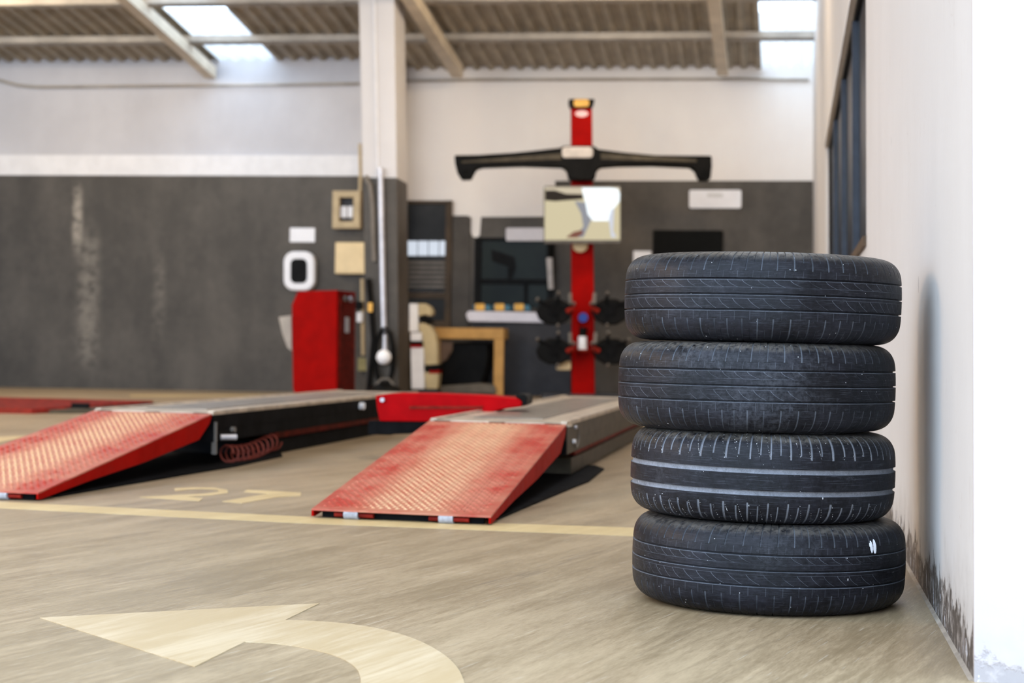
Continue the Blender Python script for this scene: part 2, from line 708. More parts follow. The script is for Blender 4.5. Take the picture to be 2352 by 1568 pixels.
# side window
win = thing('window_2', 'long dark side window high in the beige right wall', 'window', tuple(RF.W(np.array([0.2, (s0 + s1) / 2, zw0]))), kind='structure')
mb = MB(RF)
rbox(mb, s0, s1, zw0, zw0 + 0.05, 0.022, 0.07)
rbox(mb, s0, s1, zw1 - 0.04, zw1, 0.022, 0.07)
rbox(mb, s0, s0 + 0.05, zw0, zw1, 0.022, 0.07)
rbox(mb, s1 - 0.05, s1, zw0, zw1, 0.022, 0.07)
mb.build('window_frame', M['black'], win)
nm = 4
for i in range(1, nm):
    mb = MB(RF)
    y = s0 + (s1 - s0) * i / nm
    rbox(mb, y - 0.035, y + 0.035, zw0 + 0.05, zw1 - 0.04, 0.012, 0.06)
    mb.build('mullion', M['bluegrey'], win)
for i in range(nm):
    mb = MB(RF)
    rbox(mb, s0 + (s1 - s0) * i / nm, s0 + (s1 - s0) * (i + 1) / nm, zw0, zw1, 0.045, 0.055)
    mb.build('pane', M['sideglass'], win)
mb = MB(RF)
rbox(mb, s0 - 0.02, s1, zw0 - 0.035, zw0 + 0.005, -0.015, 0.1)
mb.build('window_sill', simple('worn_brown_sill', (0.10, 0.065, 0.04), 0.6, var=0.3), win)

mb = MB(RF)
rbox(mb, s0, s1, zw1 - 0.012, zw1 + 0.012, -0.012, 0.02)
mb.build('added_lit_soffit_bead', M['white'], win)  # white bead added to catch light as the bright soffit edge

# left wall, far outside the frame
MB(WF).box(-13.3, -13, -19, 0.7, 0, 7.4).build('wall_left', white_wall, kind='structure')

# ------------------------------------------------------------------ roof
ZW = 4.24
SL = 0.134


def roofp(x, t, dz=0.0):
    p = WF.O + WF.ex * x - U * t
    return np.array([p[0], p[1], ZW + SL * t + dz])


def corrug(x):
    ph = (x / 0.19) % 1.0
    return 0.050 * np.interp(ph, [0, .15, .3, .7, .85, 1], [0, 0, 1, 1, 0, 0])


def sheet(x0, x1, t0, t1, dz=0.0):
    xs = sorted(set([x0, x1] + [round(k * 0.19 + f * 0.19, 5) for k in range(int(x0 / 0.19) - 2, int(x1 / 0.19) + 3) for f in (0, .15, .3, .7, .85) if x0 < k * 0.19 + f * 0.19 < x1]))
    V = []
    for t in (t0, t1):
        for x in xs:
            V.append(roofp(x, t, corrug(x) + dz))
    n = len(xs)
    F = [(i, i + 1, n + i + 1, n + i) for i in range(n - 1)]
    return V, F


def skyx(px):
    return WF.px(px, 146, 0)[0]


SKY = [(-10.6, -9.85), (skyx(503), skyx(630)), (skyx(1748), skyx(1876))]
XR = xr + 1.0
TR = 19.2
xs_edges = [-13.2]
for a, b in SKY:
    xs_edges += [a, b]
xs_edges += [XR]
mb = MB()
for k in range(0, len(xs_edges), 2):
    a, b = xs_edges[k], xs_edges[k + 1]
    if b > a:
        V, F = sheet(a, b, -1.25, TR)
        mb.add(V, F, raw=True)
ceiling = mb.build('ceiling', M['roofm'], kind='structure')
pts_t = [-1.2, 1.05, 2.43]
while pts_t[-1] < TR:
    pts_t.append(pts_t[-1] + 1.38)
for (a, b) in SKY:
    for i in range(len(pts_t) - 1):
        V, F = sheet(a, b, pts_t[i], min(pts_t[i + 1], TR), 0.002)
        MB().add(V, F, raw=True).build('skylight_panel', M['skylight'], ceiling)
for t in pts_t[1:-1]:
    V = []
    for dz in (-0.09, -0.005):
        for (x, tt) in ((-13.2, t), (XR, t), (XR, t - 0.05), (-13.2, t - 0.05)):
            V.append(roofp(x, tt, dz))
    mb = MB().hexa(V, raw=True)
    V = []
    for dz in (-0.09, -0.078):
        for (x, tt) in ((-13.2, t + 0.0), (XR, t + 0.0), (XR, t - 0.11), (-13.2, t - 0.11)):
            V.append(roofp(x, tt, dz))
    mb.hexa(V, raw=True)
    mb.build('purlin', M['purlin'], ceiling)
# rafters
for (px, py) in ((486, 182), (1052, 180), (1660, 176), (-560, 190)):
    q = WF.px(px, py, 0)
    x = q[0]
    zb_ = q[2] - ZW
    V = []
    for dz in (zb_, -0.092):
        for (xx, tt) in ((x - 0.07, 0.03), (x + 0.07, 0.03), (x + 0.07, TR), (x - 0.07, TR)):
            V.append(roofp(xx, tt, dz))
    MB().hexa(V, raw=True).build('roof_beam', M['beam'], ceiling)

# conduit high along the back wall
def wpath(pts, y):
    return [WF.px(a, b, y) for a, b in pts]


o = MB(WF).tube(wpath([(-60, 172), (0, 185), (40, 196), (90, 200), (250, 198), (480, 196), (824, 192)], -0.03), 0.018, 8).build('cable_conduit', M['purlin'], smooth=True)
o['label'] = 'thin grey conduit along the top of the wall left of the pillar'; o['category'] = 'pipe'
o = MB(WF).tube(wpath([(925, 186), (1100, 183), (1400, 182), (1700, 181), (1858, 183)], RY - 0.03), 0.020, 8).build('cable_conduit', M['purlin'], smooth=True)
o['label'] = 'thin grey conduit along the top of the wall right of the pillar'; o['category'] = 'pipe'

# ------------------------------------------------------------------ floor paint
line_mat = paint_mat('faded_yellow_paint', (0.62, 0.47, 0.235), (0.52, 0.38, 0.18))
arrow_mat = paint_mat('cream_arrow_paint', (0.58, 0.455, 0.295), (0.46, 0.335, 0.185))


def floor_paint(name, polys, mat, label, cat, z=0.0012):
    mb = MB()
    for poly in polys:
        P = [on_z(a, b, z) for a, b in poly]
        mb.prism([(p[0], p[1], 0.0002) for p in P], (0, 0, z))
    o = mb.build(name, mat)
    o['label'] = label
    o['category'] = cat
    return o


def smooth_pts(pts, n=6):
    P = np.array(pts, float)
    out = []
    for i in range(len(P) - 1):
        p0 = P[max(i - 1, 0)]; p1 = P[i]; p2 = P[i + 1]; p3 = P[min(i + 2, len(P) - 1)]
        for k in range(n):
            t = k / n
            out.append(0.5 * ((2 * p1) + (-p0 + p2) * t + (2 * p0 - 5 * p1 + 4 * p2 - p3) * t * t + (-p0 + 3 * p1 - 3 * p2 + p3) * t ** 3))
    out.append(P[-1])
    return [tuple(p) for p in out]


outer = smooth_pts([(655, 1423), (760, 1428), (860, 1441), (945, 1464), (1010, 1496), (1050, 1532), (1068, 1575), (1072, 1640), (1064, 1760)])
inner = smooth_pts([(562, 1473), (640, 1478), (720, 1491), (780, 1509), (815, 1531), (828, 1556), (824, 1590), (806, 1650), (775, 1760)])
floor_paint('floor_arrow', [[(92, 1418), (733, 1385)] + outer + inner[::-1] + [(447, 1530)]], arrow_mat,
            'large cream arrow painted on the floor with a curved tail', 'floor marking', 0.0014)
floor_paint('floor_line', [[(-400, 1132), (0, 1152), (700, 1186), (1500, 1213), (1900, 1228), (1900, 1248), (1500, 1232), (700, 1201), (0, 1166), (-400, 1146)]], line_mat,
            'long pale yellow line across the floor before the ramps', 'floor marking')
floor_paint('floor_line', [[(-200, 1030), (0, 1003), (60, 1000), (40, 1007), (0, 1015), (-200, 1045)]], line_mat,
            'short yellow floor line behind the left red ramp', 'floor marking')
floor_paint('floor_line', [[(300, 906), (640, 906), (640, 910), (300, 910)]], line_mat,
            'faint yellow floor line along the foot of the dark wall', 'floor marking')
two = [(320, 1141), (400, 1136), (470, 1133), (503, 1129), (500, 1124), (465, 1122), (430, 1124), (402, 1127), (400, 1121), (440, 1118.5), (490, 1119), (522, 1124), (524, 1131), (490, 1136.5), (430, 1140), (466, 1143.5), (458, 1150)]
seven = [(568, 1124), (692, 1131), (690, 1138), (640, 1140.5), (556, 1155), (510, 1151), (600, 1136), (618, 1133), (560, 1129)]
floor_paint('floor_number', [two, seven], line_mat, 'faded yellow number 27 painted between the two ramps', 'floor marking')

# ------------------------------------------------------------------ tyres
def tyre_contour(R, H):
    k = H / 0.0965
    z = np.array([0, .02, .04, .052, .062, .070, .077, .083, .088, .092, .0945, .096, .0965, .0955, .0925, .087, .080, .074]) * k
    dr = np.array([0, .0003, .0012, .0024, .0045, .0080, .0125, .018, .025, .034, .044, .056, .070, .086, .102, .115, .124, .127])
    # smooth it by a fine Catmull-Rom
    P = smooth_pts(list(zip(z, dr)), 8)
    P = np.array(P)
    s = np.concatenate([[0], np.cumsum(np.hypot(np.diff(P[:, 0]), np.diff(P[:, 1])))])
    return s, P[:, 0], R - P[:, 1]


def grid_mesh(name, V, nu, nv, mats, parent, uv=None, dust=None, wrap=True):
    """V[nv, nu, 3] -> quads, wrapping round in u"""
    me = bpy.data.meshes.new(name)
    nvq = nv - 1
    i = np.arange(nvq)[:, None]
    j = np.arange(nu)[None, :]
    j2 = (j + 1) % nu
    q = np.stack([i * nu + j + 0 * i, i * nu + j2, (i + 1) * nu + j2, (i + 1) * nu + j], -1).reshape(-1, 4)
    me.vertices.add(nu * nv)
    me.vertices.foreach_set('co', V.reshape(-1))
    me.loops.add(len(q) * 4)
    me.loops.foreach_set('vertex_index', q.reshape(-1).astype(np.int32))
    me.polygons.add(len(q))
    me.polygons.foreach_set('loop_start', (np.arange(len(q)) * 4).astype(np.int32))
    me.update(calc_edges=True)
    if uv is not None:
        u, v, period = uv      # u[nu], v[nv]
        uu = np.concatenate([u, [u[0] + period]])
        L = np.stack([np.stack([np.broadcast_to(uu[j], (nvq, nu)), np.broadcast_to(v[i], (nvq, nu))], -1),
                      np.stack([np.broadcast_to(uu[j + 1], (nvq, nu)), np.broadcast_to(v[i], (nvq, nu))], -1),
                      np.stack([np.broadcast_to(uu[j + 1], (nvq, nu)), np.broadcast_to(v[i + 1], (nvq, nu))], -1),
                      np.stack([np.broadcast_to(uu[j], (nvq, nu)), np.broadcast_to(v[i + 1], (nvq, nu))], -1)], 2).reshape(-1, 2)
        lay = me.uv_layers.new(name='UVMap')
        lay.data.foreach_set('uv', L.reshape(-1).astype(np.float32))
    if dust is not None:
        a = me.attributes.new('dust', 'FLOAT', 'POINT')
        a.data.foreach_set('value', dust.reshape(-1).astype(np.float32))
    me.shade_smooth()
    for mm in mats:
        me.materials.append(mm)
    o = bpy.data.objects.new(name, me)
    COL.objects.link(o)
    o.parent = parent
    return o


def tread_mat(name, kind, dustiness, seed, white_patch=None):
    m = new_mat(name)
    uvn = coords('UV')
    u, v, _ = split(uvn)
    ob = coords('Object')
    off = N.nt.nodes.new('ShaderNodeVectorMath')
    off.operation = 'ADD'
    N.nt.links.new(ob, off.inputs[0])
    off.inputs[1].default_value = (seed * 3.1, seed * 1.7, seed * 0.9)
    pos = off.outputs[0]
    x, y, z = split(pos)
    dn = noise(pos, 7.0, 6, 0.65)
    fine = noise(pos, 90.0, 5, 0.7)
    grain = noise(pos, 420.0, 2, 0.6)
    stre = noise(comb(u * 0.8, v * 420.0, seed), 1.0, 5, 0.6)      # scuffs running round the tyre
    dust = attr('dust')  # slot dust, plus the painted lit edges of grooves

    def line(f, c, hw):
        # thin cross-line once per pitch at fraction c
        return ((f - c).fract() - 0.5).abs().gt(0.5 - hw)

    lines = None
    ticks = N(0.0)
    if kind == 'A':
        r1 = v.lt(0.0345) * v.gt(0.0185)
        k1 = (0.0345 - v) * (1 / 0.016)
        l1 = line(u - k1 * k1 * 0.55 - k1 * 0.25, 0.1, 0.022) * r1
        lng1 = (v - 0.0183).abs().lt(0.00045)
        r2 = v.lt(-0.005) * v.gt(-0.0265)
        k2 = (-0.005 - v) * (1 / 0.0215)
        l2 = line(u - k2 * k2 * 0.45 - k2 * 0.35, 0.6, 0.020) * r2
        lng2 = (v + 0.0050).abs().lt(0.00045)
        l3 = line(u, 0.75, 0.020) * v.gt(0.0392) * v.lt(0.054)
        l4 = line(u, 0.75, 0.020) * v.gt(-0.050) * v.lt(-0.0315)
        l5 = line(u, 0.25, 0.012) * v.gt(0.0392) * v.lt(0.047)
        tk = ((v - 0.0535).abs().lt(0.0006) + (v + 0.0465).abs().lt(0.0006)) * ((u - 0.25).fract() - 0.5).abs().gt(0.30) * fine.gt(0.40)
        lines = l1.max(l2).max((l3.max(l4)) * 0.35).max(lng1 * 0.6).max(lng2 * 0.6)
        ticks = tk.max(l5)
        dark = ticks
        dots = N(0.0)
    else:
        l1 = line(u + v * 9.0, 0.25, 0.008).max(line(u + v * 9.0, 0.75, 0.008)) * v.lt(0.0115) * v.gt(-0.0225)
        l2 = line(u + v * 6.0, 0.0, 0.008).max(line(u + v * 6.0, 0.5, 0.008)) * (v.gt(0.024) + v.lt(-0.035)) * 1.0
        dark = (l1.max(l2)) * fine.gt(0.42)
        dots = line(u + v * 6.0, 0.0, 0.014).max(line(u + v * 6.0, 0.5, 0.014)) * (v.gt(0.045) + v.lt(-0.052)) * noise(comb(u * 7.3, v * 620.0, 0.0), 1.0, 1).gt(0.60) * noise(comb(u * 0.9, v * 25.0, 4.0), 1.0, 1).gt(0.40)
        lines = N(0.0)
    rub = mixc((dn * 0.6 + fine * 0.4).ss(0.36, 0.66), (0.0045, 0.0046, 0.0060), (0.0150, 0.0148, 0.0200))
    col = mixc((stre.ss(0.52, 0.75) * 0.55 * dustiness), rub, (0.060, 0.064, 0.078))
    haze = noise(pos, 3.0, 5, 0.7).ss(0.50, 0.72) * fine.ss(0.35, 0.7)
    col = mixc(haze * (0.5 * dustiness), col, (0.085, 0.088, 0.10))
    shoulder = N.op('ADD', v, (dn - 0.5) * 0.022).ss(0.074, 0.090) * fine.ss(0.30, 0.62)
    col = mixc(shoulder * (0.75 * dustiness), col, (0.135, 0.118, 0.098))
    scuff = noise(comb(u * 1.3, v * 55.0, seed + 2.0), 1.0, 6, 0.75).ss(0.56, 0.74) * grain.ss(0.35, 0.65)
    col = mixc(scuff * (0.55 * dustiness), col, (0.095, 0.10, 0.118))
    # pale dust lying in the slots, plus the painted lit edges of grooves
    dmix = dust * (fine * 0.7 + grain * 0.5 + dn * 0.5 - 0.25).clamp()
    col = mixc(dmix, col, (0.30, 0.31, 0.345) if kind == 'C' else (0.17, 0.185, 0.215))
    col = mixc(lines * (dn.ss(0.35, 0.55) * 0.75), col, (0.13, 0.142, 0.17))
    col = mixc(dark * 0.85, col, (0.004, 0.004, 0.004))
    # white specks of paint and grit, small glints painted in with them
    d, r = voronoi(pos, 75.0)
    sp = d.lt(0.075) * r.gt(0.86)
    d2, r2_ = voronoi(comb(x, y, z * 0.45), 48.0)
    sp2 = d2.lt(0.06) * r2_.gt(0.88)
    specks = sp.max(sp2).max(dots)
    col = mixc(specks * 0.9, col, (0.62, 0.62, 0.64))
    if white_patch is not None:  # two white blotches coloured into the tread
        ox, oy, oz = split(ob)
        e1 = (ox - white_patch[0]) * white_patch[3] + (oy - white_patch[1]) * white_patch[4]
        e2 = oz - white_patch[2]
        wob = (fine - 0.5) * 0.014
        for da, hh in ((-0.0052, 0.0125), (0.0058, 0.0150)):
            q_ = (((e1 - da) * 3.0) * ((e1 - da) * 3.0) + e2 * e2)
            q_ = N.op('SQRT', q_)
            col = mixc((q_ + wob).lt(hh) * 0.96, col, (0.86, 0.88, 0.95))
    rough = (dn * 0.4 + fine * 0.22 + 0.12 + dust * 0.25)
    h = (lines.max(dark)) * -1.0 + fine * 0.25 + grain * 0.12 + stre * 0.2
    bsdf(col, rough, 0.0, (h + dn * 1.8), 0.0014, spec=0.17)
    return m


def side_mat(name, seed):
    m = new_mat(name)
    ob = coords('Object')
    x, y, z = split(ob)
    r = N.op('SQRT', x * x + y * y)
    n = noise(ob, 9.0 + seed, 6, 0.65)
    f = noise(ob, 70.0, 4, 0.7)
    c = mixc((n * 0.7 + f * 0.3).ss(0.4, 0.66), (0.016, 0.015, 0.014), (0.085, 0.074, 0.060))
    ring = ((r * 160.0).fract() - 0.5).abs().gt(0.44) * r.gt(0.225) * r.lt(0.262)
    bsdf(c, (n * 0.25 + 0.38), 0.0, (ring * -0.7 + f * 0.3), 0.0012, spec=0.2)
    return m


liner_mat = simple('inner_liner', (0.014, 0.014, 0.014), 0.6, var=0.3, scale=10)


def tyre(kind, R, H, loc, tilt, phase, seed, label, dustiness=1.0, grooves=None, slot_depth=0.0028, white_patch_px=None):
    s, zc, rc = tyre_contour(R, H)
    root = thing('car_tyre', label, 'tyre', (loc[0], loc[1], loc[2] - H), 'stacked car tyres')
    root.location = (0, 0, 0)
    smax = np.interp(0.0925 * H / 0.0965, zc, s)
    kz = H / 0.0965
    # lines along the section, dense where grooves cut in
    sl = list(np.arange(-smax, smax + 1e-6, smax / 40))
    gd = []
    for (gz, gw, gdp) in grooves:
        c = np.sign(gz) * np.interp(abs(gz), zc, s)
        sl = [q for q in sl if abs(q - c) > gw / 2 + 0.0015]
        sl += [c - gw / 2 - 0.0011, c - gw / 2 - 0.0006, c - gw / 2 - 0.0003, c - gw / 2, c - gw / 2 + 0.0007, c - gw * 0.2, c + gw * 0.2, c + gw / 2 - 0.0007, c + gw / 2, c + gw / 2 + 0.0003]
        gd.append((c, gw, gdp))
    # slot ends
    if kind == 'A':
        ends = (0.054 * kz, -0.0465 * kz, 0.072 * kz, -0.070 * kz)
    else:
        ends = (0.043 * kz, -0.049 * kz, 0.052 * kz, -0.056 * kz)
    es = [np.sign(e) * np.interp(abs(e), zc, s) for e in ends]
    for e in es:
        sl += [e - 0.0005, e + 0.0005]
    sl = np.array(sorted(sl))
    z0 = np.sign(sl) * np.interp(np.abs(sl), s, zc)
    r0_ = np.interp(np.abs(sl), s, rc)
    # normals of the contour
    dz = np.gradient(z0, sl)
    drr = np.gradient(r0_, sl)
    nl = np.hypot(dz, drr)
    nr, nz = dz / nl, -drr / nl
    # pitches
    NP = 58 if kind == 'A' else 38
    pl = 1 + 0.14 * np.sin(np.arange(NP) * 2 * math.pi * 5 / NP) + 0.07 * rng.standard_normal(NP)
    edges = np.concatenate([[0], np.cumsum(pl)])
    edges *= 2 * math.pi / edges[-1]
    hw1, hw2 = (0.050, 0.028) if kind == 'A' else (0.052, 0.040)
    base = [-0.0, 0.12] + [0.25 + d for d in (-hw1 * 1.25, -hw1, -hw1 * 0.6, 0, hw1 * 0.6, hw1, hw1 * 1.25)] + [0.42, 0.58] + [0.75 + d for d in (-hw2 * 1.3, -hw2, -hw2 * 0.5, hw2 * 0.5, hw2, hw2 * 1.3)] + [0.88]
    base = np.array(base)
    inside1 = np.abs(base - 0.25) < hw1 * 0.9
    inside2 = np.abs(base - 0.75) < hw2 * 0.9
    cols = (np.arange(NP)[:, None] + base[None, :]).reshape(-1)
    th = np.interp(cols, np.arange(NP + 1), edges)
    in1 = np.tile(inside1, NP)
    in2 = np.tile(inside2, NP)
    jit = rng.uniform(0.35, 1.0, NP).repeat(len(base))
    mean_p = 2 * math.pi / NP
    # how the slots lean across the tread
    if kind == 'A':
        bend = np.where(sl > 0, -0.45 * np.clip((smax - sl) / smax, 0, 1) ** 1.3, 0.0) + np.where(sl < 0, -0.45 - 0.15 * np.clip(-sl / smax, 0, 1) ** 2, 0)
    else:
        bend = -0.12 * (1 - sl / smax)
    TH_ = th[None, :] + bend[:, None] * mean_p + phase
    depth = np.zeros((len(sl), len(th)))
    dust = np.zeros_like(depth)
    up = (sl > es[0])[:, None]
    lo = (sl < es[1])[:, None]
    up2 = (sl > es[2])[:, None]
    lo2 = (sl < es[3])[:, None]
    m1 = (up | lo) & in1[None, :]
    m2 = (up2 | lo2) & in2[None, :]
    taper = np.clip((np.abs(sl) - min(es[0], -es[1])) / 0.02, 0.25, 1)[:, None]
    depth += m1 * slot_depth * taper
    depth += m2 * slot_depth * 0.6
    if kind == 'A':
        dust += m1 * 0.85 * jit[None, :] + m2 * 0.5 * jit[None, :]
    else:
        dust += m1 * 1.0 * (0.6 + 0.4 * jit[None, :]) + m2 * 0.95 * (0.5 + 0.5 * jit[None, :])
    dust *= np.clip(1.2 - 0.5 * (np.abs(sl)[:, None] > smax * 0.93), 0, 1)
    for (c, gw, gdp) in gd:
        ins = np.abs(sl - c) < gw / 2 - 0.0002
        depth[ins, :] = gdp
        if kind == 'C':
            dust[ins, :] = 1.0
        else:
            lip = (sl < c - gw / 2 + 0.0001) & (sl > c - gw / 2 - 0.0007)
            dust[lip, :] = 1.0 * (0.45 + 0.55 * jit[None, :])  # lower groove edge painted paler, as if lit
            bot = ins & (sl < c - gw * 0.25)
            dust[bot, :] = 0.05
    rr = r0_[:, None] - nr[:, None] * depth
    zz = z0[:, None] - nz[:, None] * depth
    # slight out-of-round wear
    V = np.stack([rr * np.cos(TH_), rr * np.sin(TH_), np.broadcast_to(zz, rr.shape) + H], -1)
    uvu = cols
    white_patch = None
    if white_patch_px is not None:
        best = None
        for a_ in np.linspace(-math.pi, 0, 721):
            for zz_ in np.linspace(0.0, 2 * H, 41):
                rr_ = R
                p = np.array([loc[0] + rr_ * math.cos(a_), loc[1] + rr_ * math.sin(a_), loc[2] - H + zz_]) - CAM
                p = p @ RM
                e_ = abs(1176 + p[0] / -p[2] * FPX - white_patch_px[0]) + abs(784 - p[1] / -p[2] * FPX - white_patch_px[1])
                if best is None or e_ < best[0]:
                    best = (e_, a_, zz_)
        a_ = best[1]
        white_patch = (R * math.cos(a_), R * math.sin(a_), best[2], -math.sin(a_), math.cos(a_))
    grid_mesh('tread', V, len(cols), len(sl), [tread_mat('tread_rubber', kind, dustiness, seed, white_patch)], root, uv=(uvu, z0 / kz, NP), dust=dust)
    # sidewalls and liner
    n = 180
    tt = np.linspace(0, 2 * math.pi, n, endpoint=False)
    sm = side_mat('sidewall_rubber', seed)
    for sg in (1, -1):
        ss_ = np.linspace(smax, s[-1], 26)
        zz = sg * np.interp(ss_, s, zc)
        r_ = np.interp(ss_, s, rc)
        # moulded rim band and scuff rib
        r_ = r_ + 0.0
        zz = zz + sg * 0.0010 * ((ss_ > smax + 0.030) & (ss_ < smax + 0.036))
        V = np.stack([r_[:, None] * np.cos(tt), r_[:, None] * np.sin(tt), np.broadcast_to(zz[:, None] + H, (len(ss_), n))], -1)
        if sg > 0:
            grid_mesh('sidewall', V, n, len(ss_), [sm], root)
        else:
            grid_mesh('sidewall', V[::-1], n, len(ss_), [sm], root)
    lz = np.array([.074, .070, .078, .086, .087, .080, .060, .03, 0, -.03, -.060, -.080, -.087, -.086, -.078, -.070, -.074]) * kz
    lr = R - np.array([.127, .124, .105, .08, .055, .034, .020, .014, .012, .014, .020, .034, .055, .08, .105, .124, .127])
    V = np.stack([lr[:, None] * np.cos(tt), lr[:, None] * np.sin(tt), np.broadcast_to(lz[:, None] + H, (len(lr), n))], -1)
    grid_mesh('inner_liner', V, n, len(lr), [liner_mat], root)
    root.rotation_euler = (tilt[0], tilt[1], 0)
    root.location = (loc[0], loc[1], loc[2] - H)
    BASE[root.name] = np.array(root.location)
    return root


ZT = 3.90


def tyre_at(px, z, dy=0.0):
    d = ray(px, 1000)
    p = CAM + d / d[1] * (ZT + dy)
    return (p[0], p[1], z)


GA = [(0.0367, 0.0044, 0.0060), (0.0039, 0.0038, 0.0060), (-0.029, 0.0044, 0.0060)]
GC = [(0.018, 0.0112, 0.0050), (-0.0285, 0.0112, 0.0050)]
HW = 0.0970
PT = 0.1947
tyre('A', 0.3080, HW, tyre_at(1765.5, HW + 0.000), (0.0, 0.010), 0.3, 1, 'scuffed black car tyre at the bottom of the stack, resting on the floor', 0.8, GA, white_patch_px=(2006, 1256))
tyre('C', 0.2985, HW, tyre_at(1748.5, HW + PT), (0.0, 0.018), 1.1, 2, 'car tyre with two chalky grey grooves, second from the bottom of the stack', 1.3, GC)
tyre('A', 0.3130, HW, tyre_at(1733, HW + 2 * PT), (0.0, 0.005), 2.0, 3, 'smooth worn car tyre second from the top of the stack', 1.0, GA, 0.0018)
tyre('A', 0.3125, HW, tyre_at(1744, HW + 3 * PT), (0.006, 0.012), 0.9, 4, 'topmost car tyre of the stack with white specks on its tread', 0.9, GA)

# ------------------------------------------------------------------ alignment lift
RAMP_Z0, RAMP_Z1 = 0.032, 0.25


def lift(corner_px, label_r, inner, seed):
    """runway with its hinged ramp. local x = 0 right edge, -0.62 left edge; y along the runway"""
    O = on_z(corner_px[0], corner_px[1], RAMP_Z0)
    fr = Frame((O[0], O[1], 0), 9.2, 16)
    Wd = 0.615
    L = 1.84
    root = thing('lift_runway', label_r, 'car lift', (O[0], O[1], 0), 'runways of the alignment lift')
    lat = fr.ex[:2]
    lat3 = np.array([math.cos(math.radians(9.2)), -math.sin(math.radians(9.2))])
    off = np.dot(lat3, fr.W(np.array([-Wd / 2, 0, 0]))[:2])
    pm = red_plate_mat('worn_red_chequer_plate', lat3, off, Wd * 0.42)
    # ramp plate
    def rp(x, y, dz=0.0):
        return (x, y, RAMP_Z0 + (RAMP_Z1 - RAMP_Z0) * y / L + dz)
    V = [rp(-Wd, 0, -0.006), rp(0, 0, -0.006), rp(0, L, -0.006), rp(-Wd, L, -0.006), rp(-Wd, 0), rp(0, 0), rp(0, L), rp(-Wd, L)]
    ramp = MB(fr).hexa(V).build('ramp', pm, root, bevel=0.001)
    # raised tread pattern
    mb = MB(fr)
    rows = 68
    cols_ = 20
    VV = []
    FF = []
    k = 0
    for i in range(rows):
        for j in range(cols_):
            y = 0.05 + (L - 0.1) * i / (rows - 1)
            x = -Wd + 0.035 + (Wd - 0.07) * (j + 0.5 * (i % 2)) / (cols_ - 0.5)
            a = 0.0120
            b = 0.0062
            # teardrops lying across alternate diagonals
            c_, s_ = (0.75, 0.66) if (i + j) % 2 else (0.75, -0.66)
            q = []
            for (uu, vv) in ((-a, 0), (0, -b), (a, 0), (0, b)):
                q.append(rp(x + uu * c_ - vv * s_, y + uu * s_ + vv * c_))
            q.append(rp(x, y, 0.0045))
            VV += q
            FF += [(k, k + 1, k + 4), (k + 1, k + 2, k + 4), (k + 2, k + 3, k + 4), (k + 3, k, k + 4)]
            k += 5
    mb.add(VV, FF)
    bump_m = red_plate_mat('worn_tread_bumps', lat3, off, Wd * 0.33, 0.85, 1.0)
    tb = mb.build('tread_pattern', bump_m, ramp)
    tb['kind'] = 'stuff'
    # side flanges
    for x0 in (-0.008, -Wd):
        pts = [rp(0, 0.0, -0.006), rp(0, L, -0.006), rp(0, L - 0.03, -0.04), rp(0, L - 0.17, -0.092), rp(0, L * 0.55, -0.075), rp(0, L * 0.25, -0.045), (0, 0.02, 0.006), (0, 0, 0.008)]
        pts = [(x0, p[1], p[2]) for p in pts]
        MB(fr).prism(pts, (0.008, 0, 0)).build('side_flange', M['red'], ramp, bevel=0.001)
    MB(fr).box(-Wd + 0.03, -0.03, 0.03, 0.06, 0.004, 0.028).build('foot_bar', M['blackm'], ramp)
    # rollers under the lip
    for xr_, off_y in ((-Wd * 0.775, 0), (-Wd * 0.245, 0)):
        MB(fr).cyl((xr_ - 0.024, 0.014, 0.017), (xr_ + 0.024, 0.014, 0.017), 0.0165, n=20).build('roller', M['roller'], ramp, smooth=True)
        MB(fr).cyl((xr_ - 0.06, 0.016, 0.015), (xr_ + 0.075, 0.016, 0.015), 0.008).build('roller_axle', M['reddark'], ramp, smooth=True)
    # deck
    E = 6.3
    z1 = RAMP_Z1 + 0.004
    MB(fr).box(-Wd, 0, L + 0.012, E, z1 - 0.012, z1).build('deck', M['deck'], root, bevel=0.002)
    MB(fr).box(-Wd * 0.78, -Wd * 0.25, L + 0.35, E - 0.5, z1, z1 + 0.004).build('slip_plate', M['deckdark'], root, bevel=0.001)
    for x0, x1 in ((-Wd, -Wd + 0.03), (-0.03, 0.0)):
        MB(fr).box(x0, x1, L + 0.03, E, z1, z1 + 0.007).build('edge_rail', M['deck'], root, bevel=0.002)
    for x in (-0.06, -Wd * 0.5, -Wd + 0.06):
        MB(fr).cyl((x - 0.035, L + 0.004, z1 - 0.012), (x + 0.035, L + 0.004, z1 - 0.012), 0.011).build('hinge', M['blackm'], root, smooth=True)
    am = M['blackm'] if inner else M['apron']
    for x0, x1 in ((-Wd, -Wd + 0.012), (-0.012, 0.0)):
        MB(fr).box(x0, x1, L + 0.02, E, 0.175, z1 - 0.012).build('upper_side_rail', am, root, bevel=0.002)
        MB(fr).box(x0 + 0.01, x1 - 0.006, L + 0.02, E, 0.118, 0.175).build('lower_side_rail', am, root, bevel=0.002)
    MB(fr).box(-Wd, 0, L + 0.02, L + 0.03, 0.118, z1 - 0.012).build('end_plate', M['blackm'], root)
    MB(fr).prism([(-Wd + 0.04, 0.2, 0.0), (-0.012, 0.2, 0.0), (0.06, L - 0.35, 0.0), (0.09, L + 0.1, 0.0), (0.07, L + 0.9, 0.0), (0.0, L + 1.1, 0.0), (-Wd + 0.04, L + 1.1, 0.0)], (0, 0, 0.008)).build('ramp_shade_sheet', M['blackm'], root)  # black sheet added in the shape of the ramp's shadow
    # base frame and scissor legs
    sb = L + (0.92 if inner else 0.46)
